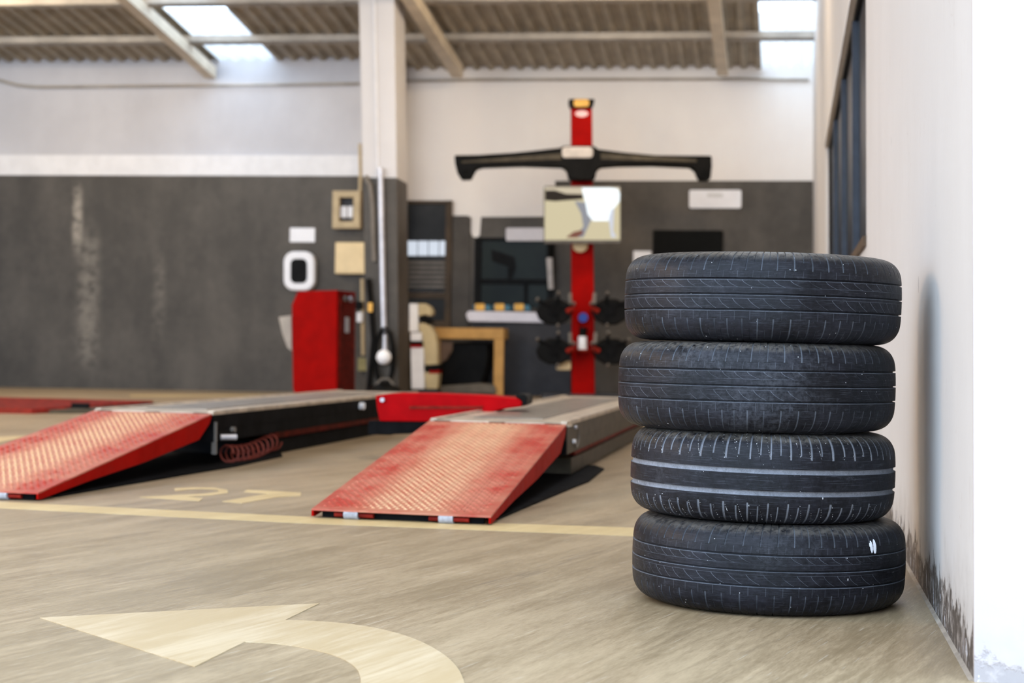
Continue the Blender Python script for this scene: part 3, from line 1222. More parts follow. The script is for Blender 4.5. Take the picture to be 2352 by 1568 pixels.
    MB(fr).box(-Wd + 0.05, -0.035, sb, E - 0.1, 0.0, 0.078).build('base_frame', am if not inner else M['blackm'], root, bevel=0.003)
    for x in (-Wd + 0.10, -0.075):
        mb = MB(fr)
        mb.prism([(x, sb + 0.2, 0.080), (x, sb + 0.2, 0.120), (x, E - 0.4, 0.108), (x, E - 0.4, 0.080)], (0.03, 0, 0))
        mb.build('scissor_arm', M['reddark'], root, bevel=0.002)
    if inner:
        # coiled air hose hanging under the near end, pin and bracket
        ph = np.linspace(0, 2 * math.pi * 10, 360)
        yy = L + 0.20 + 0.78 * ph / ph[-1]
        sag = 0.095 - 0.025 * np.sin(np.clip((yy - L - 0.1) / 0.78, 0, 1) * math.pi) + 0.01 * (yy - L)
        path = np.stack([0.0 + 0.040 * np.cos(ph), yy, np.maximum(sag - 0.034 + 0.040 * np.sin(ph), 0.012)], -1)
        MB(fr).tube(path, 0.0050, 6).build('air_hose_coil', M['coil'], root, smooth=True)
        MB(fr).box(-0.012, 0.012, L + 0.03, L + 0.045, 0.06, 0.21).build('bracket', M['grey'], root, bevel=0.002)
        MB(fr).cyl((0.0, L + 0.12, 0.135), (0.065, L + 0.17, 0.135), 0.014).build('pin', M['steel'], root, smooth=True)
        MB(fr).cyl((0.0, L + 0.28, 0.165), (0.02, L + 0.28, 0.165), 0.013).build('bolt', M['grey'], root, smooth=True)
        MB(fr).cyl((0.0, L + 2.75, 0.205), (0.03, L + 2.75, 0.205), 0.022).build('bolt', M['sign'], root, smooth=True)
    else:
        MB(fr).cyl((0.0, L + 0.235, 0.166), (0.012, L + 0.235, 0.166), 0.0105).build('bolt', M['sign'], root, smooth=True)
        MB(fr).cyl((0.0, L + 0.29, 0.226), (0.010, L + 0.29, 0.226), 0.009).build('bolt', M['steel'], root, smooth=True)
        a = np.linspace(-2.6, 1.5, 16)
        path = [(0.008, L + 0.30 + 0.085 * math.cos(t), 0.185 + 0.048 * math.sin(t)) for t in a]
        MB(fr).tube(path, 0.0035, 6).build('cable', M['grey'], root, smooth=True)
        MB(fr).box(-0.02, 0.01, L + 0.02, L + 0.14, 0.238, 0.2435).build('stop_plate', M['deck'], root)
    return root, fr, L


liftR, FRr, LL = lift((1128, 1185), 'lift runway with a worn red ramp, nearest to the tyre stack', False, 1)
liftL, FRl, _ = lift((88, 1131), 'lift runway with a red ramp and coiled hose, in front of the dark wall', True, 2)

# red jacking beam between the runways
pj = FRr.W(np.array([-0.615, LL + 1.15, 0]))
JF = Frame((pj[0], pj[1], 0), 9.2)
jb = thing('jacking_beam', 'bright red jacking beam lying between the two lift runways', 'jack', tuple(pj - np.array([0.5, 0, 0])))
MB(JF).poly([(862, 908), (900, 903), (1000, 904), (1120, 909), (1192, 916), (1200, 924), (1196, 934), (1150, 940), (1100, 955), (1060, 969), (872, 967), (866, 940)], 0.0, 0.26).build('beam', M['redb'], jb, bevel=0.006)
MB(JF).poly([(940, 932), (1110, 932), (1105, 939), (940, 939)], -0.006, 0.0).build('ridge', M['reddark'], jb)
MB(JF).poly([(862, 966), (1060, 968), (1040, 992), (880, 998), (864, 990)], 0.01, 0.24).build('trolley', M['blackm'], jb, bevel=0.004)
MB(JF).poly([(1186, 905), (1204, 905), (1211, 914), (1209, 928), (1200, 932), (1198, 918), (1184, 912)], 0.0, 0.2).build('end_cap', M['black'], jb, bevel=0.004)
ql = JF.px(866, 940, 0.0)
MB(JF).box(ql[0] - 0.07, ql[0] + 0.05, 0.10, 0.20, 0.12, 0.19).build('support_arm', M['blackm'], jb, bevel=0.004)
q = JF.px(878, 918, -0.01)
MB(JF).cyl((q[0], -0.014, q[2]), (q[0], 0.0, q[2]), 0.011).build('bolt', M['steel'], jb, smooth=True)

# far low red ramp at the left
q = on_z(100, 951, 0.0)
FF_ = Frame((q[0], q[1], 0), 4)
fr_ = thing('low_ramp', 'low dull red ramp lying flat on the floor before the dark wall', 'car lift', tuple(q))
MB(FF_).hexa([(-3.2, 0.0, 0.0), (-0.10, 0.0, 0.0), (0.50, 1.5, 0.0), (-3.2, 1.6, 0.0), (-3.2, 0.06, 0.05), (-0.12, 0.06, 0.04), (0.48, 1.45, 0.075), (-3.2, 1.55, 0.10)]).build('ramp_plate', M['reddark'], fr_, bevel=0.004)
MB(FF_).hexa([(0.0, 0.1, 0.0), (0.62, 0.45, 0.0), (0.9, 1.3, 0.0), (0.55, 1.4, 0.0), (0.0, 0.14, 0.03), (0.60, 0.48, 0.035), (0.9, 1.25, 0.045), (0.55, 1.35, 0.06)]).build('side_plate', M['apron'], fr_, bevel=0.003)
MB(FF_).cyl((0.08, 0.45, 0.03), (0.22, 0.48, 0.03), 0.05).build('roller', M['blackm'], fr_, smooth=True)

# ------------------------------------------------------------------ things on the dark wall
def wt(name, label, cat, px, py, y, group=None):
    q = WF.W(WF.px(px, py, y))
    return thing(name, label, cat, tuple(q), group)


o = MB(WF).pbox(666, 523, 723, 556, -0.075, -0.055).build('wall_sign', M['sign'], bevel=0.004)
o['label'] = 'small blank white sign above the oval white wall unit'; o['category'] = 'sign'

ev = wt('wall_unit', 'rounded white wall unit with a dark face above the red cabinet', 'charger', 686, 667, -0.06)


def rrect(x0, y0, x1, y1, r, k=6, squeeze=0.0):
    pts = []
    for cx, cy, a0 in ((x1 - r, y0 + r, -90), (x1 - r, y1 - r, 0), (x0 + r, y1 - r, 90), (x0 + r, y0 + r, 180)):
        for i in range(k + 1):
            a = math.radians(a0 + 90 * i / k)
            pts.append((cx + r * math.cos(a), cy + r * math.sin(a)))
    return pts


MB(WF).poly(rrect(651, 577, 722, 667, 24), -0.20, -0.06).build('shell', M['sign'], ev, bevel=0.02)
MB(WF).poly(rrect(667, 594, 705, 650, 12), -0.208, -0.195).build('face', M['black'], ev, bevel=0.003)

mbx = wt('meter_box', 'beige meter box with a glass window, highest on the dark wall', 'electric box', 795, 524, -0.066)
mb = MB(WF)
mb.pbox(764, 438, 778, 524, -0.22, -0.066)
mb.pbox(812, 438, 826, 524, -0.22, -0.066)
mb.pbox(778, 438, 812, 453, -0.22, -0.066)
mb.pbox(778, 508, 812, 524, -0.22, -0.066)
mb.build('box_frame', M['beige'], mbx, bevel=0.004)
MB(WF).pbox(778, 452, 812, 509, -0.12, -0.066).build('meter_panel', M['charcoal'], mbx)
MB(WF).pbox(781, 473, 796, 500, -0.16, -0.12).build('meter', M['sign'], mbx, bevel=0.01)
MB(WF).pbox(799, 473, 810, 500, -0.16, -0.12).build('meter', M['sign'], mbx, bevel=0.01)

jx = wt('junction_box', 'plain cream junction box below the meter box', 'electric box', 805, 630, -0.066)
MB(WF).pbox(770, 556, 838, 629, -0.20, -0.066).build('box_body', M['cream'], jx, bevel=0.012)
MB(WF).pbox(774, 560, 834, 625, -0.206, -0.198).build('cover', M['cream'], jx, bevel=0.006)
MB(WF).pbox(838, 562, 843, 625, -0.18, -0.066).build('hinge_side', M['beige'], jx, bevel=0.003)

for (pts, y, r, mm, lab) in (
    ([(827, 330), (828, 400), (826, 470)], -0.16, 0.022, M['beige'], 'short beige conduit running up from the meter box'),
    ([(838, 405), (850, 425), (856, 470), (858, 560), (860, 600)], CY - 0.03, 0.030, M['grey'], 'bent grey conduit on the pillar left of the steel pipe'),
    ([(874, 385), (876, 500), (879, 650), (882, 770)], CY - 0.05, 0.032, M['steel'], 'bright steel pipe down the front of the pillar'),
    ([(832, 640), (833, 720), (834, 815)], -0.16, 0.024, M['beige'], 'short beige pipe between the black valve and the olive box')):
    o = MB(WF).tube(wpath(pts, y), r, 12).build('wall_pipe', mm, smooth=True)
    o['label'] = lab
    o['category'] = 'pipe'
o = MB(WF).pbox(822, 822, 851, 852, -0.22, -0.06).build('olive_box', M['olive'], bevel=0.008)
o['label'] = 'small olive box at the foot of the short beige pipe'; o['category'] = 'box'
v = wt('air_regulator', 'black and white air regulator on the wall by the red cabinet', 'valve', 823, 740, -0.16)
q = WF.px(823, 703, -0.2)
MB(WF).box(q[0] - 0.05, q[0] + 0.06, -0.24, -0.14, q[2] - 0.04, q[2] + 0.06).build('valve_body', M['black'], v, bevel=0.01)
q = WF.px(827, 728, -0.2)
MB(WF).cyl((q[0], -0.2, q[2] - 0.06), (q[0], -0.2, q[2] + 0.06), 0.042).build('bowl', M['sign'], v, smooth=True, bevel=0.01)
# hoses hanging round the pillar foot
hr = wt('air_hose', 'black air hose looped on the pillar with a pale round grip', 'hose', 884, 880, CY - 0.1)
th_ = np.linspace(0, 2 * math.pi * 3, 90)
q = WF.px(884, 820, CY - 0.1)
path = [(q[0] + (0.10 + 0.02 * math.sin(t * 0.37)) * math.cos(t), CY - 0.10 + 0.01 * math.sin(t * 2.3), q[2] + (0.30 + 0.03 * math.sin(t * 0.5)) * math.sin(t)) for t in th_]
MB(WF).tube(path, 0.013, 8).build('hose_loops', M['black'], hr, smooth=True)
MB(WF).ball((q[0], CY - 0.16, q[2]), 0.082, 10).build('grip', M['sign'], hr, smooth=True)
q2 = WF.px(884, 780, CY - 0.13)
MB(WF).cyl((q2[0], CY - 0.13, q2[2] - 0.12), (q2[0], CY - 0.13, q2[2] + 0.05), 0.022).build('stem', M['steel'], hr, smooth=True)
q3 = WF.px(850, 705, CY - 0.05)
hk = MB(WF).tube([WF.px(846, 640, CY - 0.05), WF.px(852, 700, CY - 0.05), WF.px(858, 780, CY - 0.05), WF.px(850, 860, CY - 0.05), WF.px(846, 900, CY - 0.05)], 0.03, 8).build('power_cable', M['black'], smooth=True)
hk['label'] = 'thick black cable hanging left of the steel pipe'; hk['category'] = 'cable'
tg = MB(WF).pbox(845, 695, 855, 716, CY - 0.10, CY - 0.08).build('yellow_tag', M['yellow'], bevel=0.002)
tg['label'] = 'small yellow tag on the thick black cable'; tg['category'] = 'tag'
bg_ = wt('tool_bag', 'low black bag on the floor at the foot of the pillar', 'bag', 884, 910, CY - 0.3)
q = WF.px(884, 905, CY - 0.3)
MB(WF).ball((q[0], CY - 0.3, 0.10), 0.2, 10, (0.9, 0.6, 0.5)).build('bag_body', M['black'], bg_, smooth=True)
MB(WF).tube([(q[0] - 0.1, CY - 0.32, 0.17), (q[0] - 0.03, CY - 0.34, 0.24), (q[0] + 0.05, CY - 0.34, 0.24), (q[0] + 0.11, CY - 0.32, 0.16)], 0.012, 6).build('bag_handle', M['grey'], bg_, smooth=True)

# red control cabinet
r_ = ray(740, 800)
PC = CAM + r_ / r_[1] * 19.4
CF = Frame((PC[0], PC[1], 0), 14)
cb = thing('control_cabinet', 'red control cabinet with a cut corner before the dark wall', 'cabinet', (PC[0], PC[1], 0))
a = CF.px(670, 700, 0); b = CF.px(684, 669, 0); c = CF.px(775, 666, 0); d = CF.px(778, 905, 0); e = CF.px(680, 905, 0)
pts = [(a[0], 0, a[2]), (b[0], 0, b[2]), (c[0], 0, c[2]), (c[0] + 0.01, 0, 0.02), (a[0] + 0.06, 0, 0.02), (a[0] + 0.03, 0, 0.10)]
MB(CF).prism(pts, (0, 0.62, 0)).build('cabinet_body', M['red'], cb, bevel=0.006)
xs_ = c[0] + 0.012
MB(CF).box(c[0] - 0.005, xs_ + 0.008, 0.05, 0.57, 0.08, c[2] - 0.06).build('side_door', M['reddark'], cb, bevel=0.003)
zz_ = CF.px(797, 745, 0)[2]
MB(CF).box(xs_ + 0.008, xs_ + 0.016, 0.22, 0.34, zz_ - 0.09, zz_ + 0.09).build('label_plate', M['sign'], cb)
MB(CF).cyl((xs_ + 0.005, 0.18, zz_ + 0.30), (xs_ + 0.04, 0.18, zz_ + 0.30), 0.035).build('button', M['grey'], cb, smooth=True)
MB(CF).cyl((xs_ + 0.005, 0.36, zz_ + 0.30), (xs_ + 0.04, 0.36, zz_ + 0.30), 0.035).build('button', M['steel'], cb, smooth=True)
MB(CF).box(a[0] + 0.06, c[0], 0.02, 0.58, 0.0, 0.022).build('plinth', M['black'], cb)
MB(CF).poly([(640, 728), (669, 724), (670, 806), (660, 798), (648, 765)], 0.25, 0.30).build('backing_board', M['purlin'], cb, bevel=0.003, label='pale grey side wing')

# ------------------------------------------------------------------ recess: door, window, counter
dr = wt('door_1', 'dark glazed door with a brown frame right of the pillar', 'door', 985, 910, RY)
dr['kind'] = 'structure'
mb = MB(WF)
mb.pbox(1024, 460, 1032, 905, RY - 0.06, RY)
mb.pbox(918, 460, 1030, 468, RY - 0.06, RY)
mb.build('door_frame', M['brown'], dr, bevel=0.003)
MB(WF).pbox(930, 670, 1026, 686, RY - 0.05, RY).build('mid_rail', M['brown'], dr, bevel=0.003)
MB(WF).pbox(930, 735, 1026, 910, RY - 0.05, RY).build('bottom_panel', M['brown'], dr, bevel=0.003)
MB(WF).pbox(930, 468, 1025, 670, RY - 0.03, RY - 0.01).build('pane', M['doorglass'], dr)
MB(WF).pbox(930, 684, 1025, 736, RY - 0.03, RY - 0.01).build('pane', M['doorglass'], dr)
strip_root = wt('bright_strip', 'added bright white strip of small glowing panes in the glazed door', 'window', 985, 590, RY - 0.04)
lit = emit('glowing_pane', (0.80, 0.88, 1.0), 0.55)  # glowing panes added for the bright strip in the door glass
for i in range(4):
    x = 936 + i * 24.5
    MB(WF).pbox(x, 553, x + 22, 587, RY - 0.045, RY - 0.032).build('pane', lit, strip_root, bevel=0.004)
for i in range(6):
    MB(WF).pbox(930, 600 + i * 11, 1025, 606 + i * 11, RY - 0.04, RY - 0.028).build('blind_slat', M['grey'], dr)

wn1 = wt('window_1', 'dark office window above the white counter', 'window', 1180, 700, RY)
wn1['kind'] = 'structure'
mb = MB(WF)
mb.pbox(1090, 545, 1272, 553, RY - 0.05, RY)
mb.pbox(1090, 553, 1104, 706, RY - 0.05, RY)
mb.pbox(1258, 553, 1272, 706, RY - 0.05, RY)
mb.build('window_frame', M['black'], wn1, bevel=0.003)
MB(WF).pbox(1104, 640, 1258, 654, RY - 0.045, RY).build('transom', M['black'], wn1, bevel=0.003)
MB(WF).pbox(1203, 654, 1212, 706, RY - 0.045, RY).build('mullion', M['black'], wn1, bevel=0.003)
MB(WF).pbox(1104, 553, 1258, 640, RY - 0.03, RY - 0.01).build('pane', M['glass'], wn1)
MB(WF).pbox(1104, 654, 1203, 706, RY - 0.03, RY - 0.01).build('pane', M['glass'], wn1)
MB(WF).pbox(1212, 654, 1258, 706, RY - 0.03, RY - 0.01).build('pane', M['glass'], wn1)
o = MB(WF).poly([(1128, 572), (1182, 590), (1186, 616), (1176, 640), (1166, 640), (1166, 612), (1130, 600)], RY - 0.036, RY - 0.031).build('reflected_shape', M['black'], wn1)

o = MB(WF).poly(rrect(1162, 523, 1249, 553, 4), RY - 0.10, RY - 0.055).build('wall_sign', simple('sign_grey', (0.56, 0.54, 0.57), 0.4, var=0.04), bevel=0.004)
o['label'] = 'pale sign above the dark office window, beside the monitor'; o['category'] = 'sign'
sg = wt('wall_sign', 'long white sign over the black television', 'sign', 1643, 478, RY - 0.02)
MB(WF).poly(rrect(1583, 436, 1703, 478, 5), RY - 0.04, RY - 0.006).build('board', M['sign'], sg, bevel=0.004)
MB(WF).pbox(1625, 444, 1660, 453, RY - 0.043, RY - 0.039).build('print', simple('faint_print', (0.62, 0.62, 0.62), 0.5, var=0.03), sg)
tv = wt('television', 'black television on the wall behind the top tyre', 'television', 1580, 640, RY - 0.05)
MB(WF).pbox(1500, 528, 1659, 640, RY - 0.09, RY - 0.02).build('tv_case', M['tv'], tv, bevel=0.006)
MB(WF).pbox(1504, 532, 1655, 634, RY - 0.094, RY - 0.089).build('screen', M['tv'], tv)
o = MB(WF).pbox(1455, 576, 1496, 604, RY - 0.05, RY - 0.006).build('wall_sign', M['sign'], bevel=0.004)
o['label'] = 'small white plate left of the black television'; o['category'] = 'sign'
sp = wt('spray_bottle', 'slim white bottle with a black top left of the red column', 'bottle', 1266, 668, RY - 0.2)
q0 = WF.px(1266, 664, RY - 0.2); q1 = WF.px(1262, 592, RY - 0.2); q2 = WF.px(1260, 556, RY - 0.2)
MB(WF).cyl((q0[0], RY - 0.2, q0[2]), (q1[0], RY - 0.2, q1[2]), 0.036, 0.040).build('bottle_body', simple('bottle_white', (0.5, 0.46, 0.43), 0.4), sp, smooth=True)
MB(WF).cyl((q1[0], RY - 0.2, q1[2]), (q2[0], RY - 0.2, q2[2]), 0.034, 0.018).build('bottle_cap', M['black'], sp, smooth=True)

# grey pier
o = MB(WF).pbox(1034, 498, 1075, 925, RY - 0.03, RY).build('pier', M['greywall'], wall_br)

# counter with bottles
ct = wt('counter', 'white counter shelf under the dark office window', 'counter', 1165, 742, 0.0)
MB(WF).poly([(1070, 722), (1076, 714), (1246, 717), (1262, 724), (1264, 741), (1076, 738)], RY - 0.45, RY - 0.04).build('worktop', simple('counter_white', (0.66, 0.66, 0.74), 0.35, var=0.04), ct, bevel=0.01)
MB(WF).pbox(1160, 741, 1310, 925, RY - 0.40, RY - 0.04).build('counter_front', M['charcoal'], ct, bevel=0.004)
MB(WF).pbox(1084, 741, 1160, 925, RY - 0.38, RY - 0.05).build('counter_side', M['charcoal'], ct, bevel=0.004)
for i, x in enumerate((1102, 1147, 1192)):
    t = wt('parts_tray', ['teal tray with a yellow lid nearest the door', 'middle teal tray with a yellow lid on the counter', 'teal tray with a yellow lid nearest the red column'][i], 'tray', x, 716, RY - 0.3, 'teal trays on the counter')
    MB(WF).poly([(x - 16, 700), (x + 22, 700), (x + 26, 713), (x - 12, 713)], RY - 0.38, RY - 0.2).build('tray_body', M['teal'], t, bevel=0.008)
    MB(WF).poly(rrect(x - 11, 697, x + 11, 713, 3), RY - 0.41, RY - 0.38).build('lid', M['yellow'], t, bevel=0.005)

# wooden frame with dark seat inside
wf = wt('wooden_table', 'light wooden table frame before the dark counter', 'table', 1080, 912, -0.57)
MB(WF).pbox(990, 752, 1157, 779, -0.57, -0.1).build('table_top', M['wood'], wf, bevel=0.006)
q = WF.px(1135, 779, -0.57); q2 = WF.px(1157, 779, -0.57)
MB(WF).box(q[0], q2[0], -0.57, -0.5, 0.0, q[2]).build('leg', M['wood'], wf, bevel=0.004)
q = WF.px(992, 779, -0.57); q2 = WF.px(1010, 779, -0.57)
MB(WF).box(q[0], q2[0], -0.57, -0.5, 0.0, q[2]).build('leg', M['wood'], wf, bevel=0.004)
sb = wt('black_bin', 'large black rounded drum under the wooden table', 'drum', 1065, 886, -0.4)
MB(WF).poly([(1012, 792), (1050, 786), (1122, 786), (1124, 815), (1119, 848), (1108, 884), (1010, 886), (1006, 860)], -0.45, 0.04).build('drum_body', M['black'], sb, bevel=0.03)
MB(WF).poly([(1007, 784), (1040, 784), (1038, 806), (1026, 826), (1008, 836)], -0.50, -0.46).build('side_flap', simple('brown_leather', (0.13, 0.085, 0.06), 0.5), sb, bevel=0.006)
gb = MB(WF).poly([(1012, 886), (1100, 880), (1136, 884), (1140, 905), (1010, 905)], -0.62, -0.2).build('floor_mat_roll', simple('dull_grey_mat', (0.12, 0.105, 0.085), 0.6), bevel=0.02)
gb['label'] = 'flat grey bundle on the floor under the wooden table'; gb['category'] = 'bundle'

# cream tyre machine by the pillar
mc = wt('tyre_machine', 'cream and white workshop machine with a curved arm beside the pillar', 'machine', 965, 895, -0.85)
Y0 = -0.85
MB(WF).poly([(940, 697), (960, 697), (961, 762), (940, 762)], Y0, Y0 + 0.25).build('white_panel', M['white'], mc, bevel=0.01)
MB(WF).poly([(943, 764), (969, 764), (969, 783), (943, 783)], Y0, Y0 + 0.25).build('white_panel', M['white'], mc, bevel=0.008)
MB(WF).poly([(943, 783), (970, 783), (970, 792), (943, 792)], Y0 - 0.01, Y0 + 0.25).build('black_band', M['black'], mc, bevel=0.004)
MB(WF).poly([(943, 792), (968, 792), (968, 798), (943, 798)], Y0 - 0.008, Y0 + 0.25).build('red_stripe', M['red'], mc, bevel=0.002)
MB(WF).poly([(943, 798), (973, 798), (975, 893), (945, 893)], Y0, Y0 + 0.25).build('white_panel', M['white'], mc, bevel=0.01)
cream2 = simple('aged_cream', (0.47, 0.38, 0.22), 0.5, var=0.12, scale=4)
MB(WF).poly([(960, 697), (975, 697), (987, 703), (994, 715), (991, 725), (984, 725), (976, 722), (964, 726), (960, 726)], Y0 + 0.02, Y0 + 0.22).build('arm_head', cream2, mc, bevel=0.01)
MB(WF).poly([(960, 726), (972, 724), (992, 734), (994, 740), (980, 744), (966, 738)], Y0 + 0.03, Y0 + 0.2).build('black_joint', M['black'], mc, bevel=0.006)
MB(WF).poly([(961, 744), (974, 741), (990, 750), (1000, 768), (1004, 790), (1006, 838), (976, 842), (972, 800), (970, 770), (962, 758)], Y0 + 0.01, Y0 + 0.24).build('curved_arm', cream2, mc, bevel=0.012)
MB(WF).poly([(975, 838), (1008, 836), (1012, 848), (998, 853), (978, 850)], Y0, Y0 + 0.25).build('black_band', M['black'], mc, bevel=0.006)
MB(WF).poly([(986, 851), (1008, 850), (1008, 857), (986, 857)], Y0, Y0 + 0.25).build('red_stripe', M['red'], mc, bevel=0.002)
MB(WF).poly([(974, 855), (1008, 856), (1004, 893), (978, 893)], Y0 + 0.01, Y0 + 0.24).build('foot_cover', cream2, mc, bevel=0.01)
qm = WF.px(945, 893, Y0); qn = WF.px(1004, 893, Y0)
MB(WF).box(qm[0], qn[0], Y0 + 0.02, Y0 + 0.24, 0.0, qm[2]).build('machine_base', M['charcoal'], mc, bevel=0.01)

# ------------------------------------------------------------------ wheel aligner tower
r_ = ray(1336, 810)
PA = CAM + r_ / r_[1] * 20.0
AF = Frame((PA[0], PA[1], 0), 0)
al = thing('wheel_aligner', 'tall red wheel alignment tower with a wide black camera beam', 'machine', (PA[0], PA[1], 0))
q0 = AF.px(1312, 240, 0); q1 = AF.px(1360, 240, 0); b0 = AF.px(1314, 900, 0); b1 = AF.px(1367, 900, 0)
MB(AF).hexa([(b0[0], 0, 0), (b1[0], 0, 0), (b1[0], 0.2, 0), (b0[0], 0.2, 0), (q0[0], 0, q0[2]), (q1[0], 0, q0[2]), (q1[0], 0.2, q0[2]), (q0[0], 0.2, q0[2])]).build('column', M['red'], al, bevel=0.012)
MB(AF).poly([(1306, 227), (1366, 227), (1364, 240), (1358, 249), (1314, 249), (1308, 240)], -0.03, 0.23).build('column_cap', M['black'], al, bevel=0.01)
MB(AF).poly(rrect(1318, 228, 1353, 245, 6), -0.042, -0.028).build('cap_badge', M['yellow'], al, bevel=0.004)
th_ = [2 * math.pi * i / 20 for i in range(20)]
MB(AF).poly([(1336 + 15 * math.cos(t), 261 + 7.5 * math.sin(t)) for t in th_], -0.006, 0.001).build('emblem', simple('emblem_white', (0.80, 0.5, 0.5), 0.4), al)
beam_pts = [(1043, 356), (1100, 355), (1180, 350), (1240, 344), (1286, 339), (1296, 334), (1364, 334), (1374, 342), (1430, 349), (1506, 356), (1635, 357),
            (1636, 380), (1633, 410), (1626, 415), (1608, 414), (1602, 404), (1598, 393), (1587, 384), (1500, 380), (1420, 381), (1380, 384), (1371, 392), (1367, 411), (1358, 414), (1314, 414), (1306, 411),
            (1302, 392), (1292, 384), (1200, 381), (1110, 384), (1095, 388), (1088, 400), (1083, 411), (1060, 412), (1050, 396), (1045, 376)]
MB(AF).poly(beam_pts, -0.22, -0.04).build('camera_beam', M['black'], al, bevel=0.02)
MB(AF).poly([(1060, 370), (1290, 352), (1290, 366), (1060, 374)], -0.235, -0.22).build('beam_rib', M['apron'], al, bevel=0.004)
MB(AF).poly([(1380, 352), (1600, 366), (1600, 372), (1380, 366)], -0.235, -0.22).build('beam_rib', M['apron'], al, bevel=0.004)
MB(AF).poly(rrect(1291, 337, 1362, 362, 8), -0.245, -0.22).build('beam_badge', simple('badge_silver', (0.52, 0.47, 0.43), 0.35), al, bevel=0.005)
for cx in (1070, 1617):
    q = AF.px(cx, 395, -0.23)
    MB(AF).cyl((q[0], -0.24, q[2]), (q[0], -0.21, q[2]), 0.035).build('camera_lens', M['tv'], al, smooth=True)
# monitor
mo = thing('monitor', 'flat monitor on the red tower showing a bright workshop picture', 'monitor', tuple(AF.W(AF.px(1337, 558, -0.2))))
MB(AF).poly(rrect(1249, 427, 1426, 559, 4), -0.30, -0.24).build('monitor_case', simple('bezel', (0.10, 0.09, 0.08), 0.4), mo, bevel=0.006)
YS = -0.304


def scr(name, pts, c, s, k):
    m_ = emit('screen_' + name, c, s * 0.8)
    MB(AF).poly(pts, YS - 0.0012 * k, YS + 0.003).build('screen_' + name, m_, mo)


scr('floor_view', [(1251, 430), (1424, 430), (1424, 551), (1251, 551)], (0.64, 0.57, 0.38), 0.78, 0)
scr('upper_view', [(1252, 430), (1424, 430), (1424, 446), (1345, 452), (1252, 446)], (0.75, 0.66, 0.50), 0.6, 1)
scr('dark_view', [(1252, 437), (1275, 437), (1300, 445), (1338, 446), (1340, 457), (1300, 460), (1275, 462), (1252, 460)], (0.05, 0.035, 0.025), 0.3, 2)
scr('grey_view', [(1320, 462), (1345, 465), (1360, 500), (1340, 545), (1318, 545), (1340, 520), (1335, 490)], (0.40, 0.42, 0.48), 0.5, 3)
scr('daylight_view', [(1336, 431), (1400, 431), (1418, 433), (1424, 444), (1423, 462), (1412, 476), (1400, 500), (1398, 507), (1362, 507), (1350, 492), (1345, 466)], (0.86, 0.95, 1.0), 1.05, 4)
scr('doorway_view', [(1398, 500), (1404, 480), (1411, 478), (1408, 530), (1416, 545), (1404, 545)], (0.70, 0.74, 0.85), 0.7, 5)
scr('ramp_view', [(1300, 545), (1318, 532), (1338, 528), (1340, 536), (1325, 546)], (0.35, 0.14, 0.10), 0.4, 6)
q = AF.px(1333, 565, -0.08)
MB(AF).ball((q[0], -0.06, q[2]), 0.088, 12, (1, 0.5, 0.85)).build('tilt_knob', M['cream'], al, smooth=True)

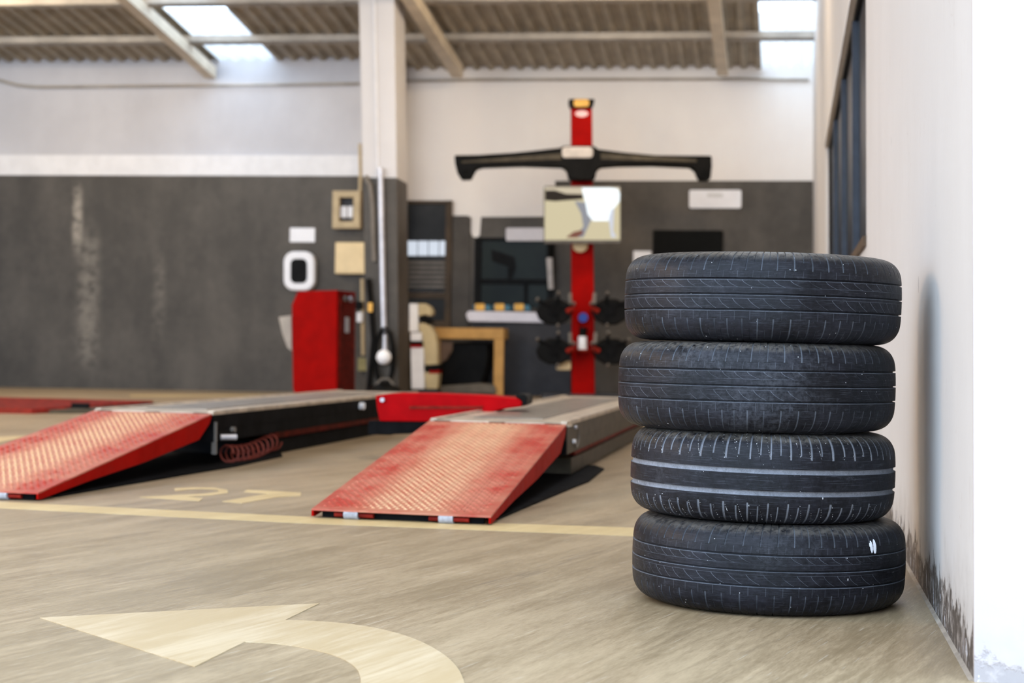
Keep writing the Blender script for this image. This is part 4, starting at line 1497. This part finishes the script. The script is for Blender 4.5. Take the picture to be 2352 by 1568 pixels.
# wheel clamps hanging on the tower
labs = ['black wheel clamp on the tower, upper one beside the counter', 'black wheel clamp on the tower, upper one beside the tyre stack',
        'black wheel clamp on the tower, lower one beside the counter', 'black wheel clamp on the tower, lower one beside the tyre stack']
for i, (cx, cy, sg_) in enumerate(((1283, 712, -1), (1392, 712, 1), (1283, 803, -1), (1394, 803, 1))):
    q = AF.px(cx, cy, -0.25)
    X, Z = q[0], q[2]
    t = thing('wheel_clamp', labs[i], 'clamp', tuple(AF.W(np.array([X, -0.2, Z - 0.15]))), 'wheel clamps on the tower')
    s_ = sg_
    th_ = [2 * math.pi * k / 10 for k in range(10)]
    MB(AF).prism([(X + s_ * 0.05 + 0.215 * math.cos(a_), -0.30, Z - 0.02 + 0.160 * math.sin(a_)) for a_ in th_], (0, 0.16, 0)).build('target_body', M['black'], t, bevel=0.02)
    MB(AF).cyl((X + s_ * 0.05, -0.34, Z), (X + s_ * 0.05, -0.14, Z), 0.06).build('hub', M['blackm'], t, smooth=True)
    for a0 in (35, 100, 160, 260):
        a_ = math.radians(a0)
        x1 = X + s_ * (0.05 + 0.24 * math.cos(a_)); z1_ = Z + 0.19 * math.sin(a_)
        MB(AF).tube([(X + s_ * 0.05, -0.27, Z), ((X + x1) / 2, -0.29, (Z + z1_) / 2), (x1, -0.31, z1_)], [0.026, 0.022, 0.018], 8).build('claw_arm', M['blackm'], t, smooth=True)
        MB(AF).tube([(x1, -0.31, z1_), (x1, -0.38, z1_ + 0.02)], [0.022, 0.012], 8).build('claw_tip', M['grey'], t, smooth=True)
    MB(AF).tube([(X - s_ * 0.09, -0.33, Z - 0.02), (X - s_ * 0.17, -0.34, Z + 0.02)], [0.028, 0.032], 8).build('lever', M['reddark'], t, smooth=True)
    MB(AF).box(X - s_ * 0.15 - 0.02, X - s_ * 0.15 + 0.02, -0.2, 0.0, Z - 0.02, Z + 0.02).build('hanger', M['blackm'], t)
    MB(AF).cyl((X - s_ * 0.14, -0.22, Z + 0.02), (X - s_ * 0.13, -0.22, Z + 0.20), 0.022).build('post', M['grey'], t, smooth=True)
q = AF.px(1339, 729, -0.05)
o = MB(AF).cyl((q[0], -0.09, q[2]), (q[0], 0.0, q[2]), 0.055).build('blue_knob', M['blue'], al, smooth=True, bevel=0.006)
bt = thing('bottle', 'small white bottle with a black cap on the front of the red column', 'bottle', tuple(AF.W(AF.px(1339, 804, -0.12))))
qa = AF.px(1338, 802, -0.12); qb = AF.px(1338, 772, -0.12); qc = AF.px(1341, 752, -0.12)
MB(AF).cyl((qa[0], -0.10, qa[2]), (qb[0], -0.10, qb[2]), 0.056, 0.050).build('bottle_body', M['sign'], bt, smooth=True, bevel=0.01)
MB(AF).cyl((qb[0], -0.10, qb[2]), (qc[0], -0.10, qc[2]), 0.042, 0.050).build('bottle_cap', M['black'], bt, smooth=True)
MB(AF).poly([(1324, 802), (1354, 802), (1354, 808), (1324, 808)], -0.17, 0.0).build('bottle_holder', M['reddark'], al, bevel=0.004)
o = MB(AF).pbox(1278, 828, 1311, 850, -0.12, -0.02).build('cream_cup', M['cream'], bevel=0.02)
o['label'] = 'small cream box below the lower clamp, left of the red column'; o['category'] = 'box'
q0 = AF.px(1255, 908, 0)
MB(AF).box(b0[0] - 0.35, b1[0] + 0.35, -0.1, 0.35, 0.0, 0.07).build('tower_foot', M['charcoal'], al, bevel=0.01)
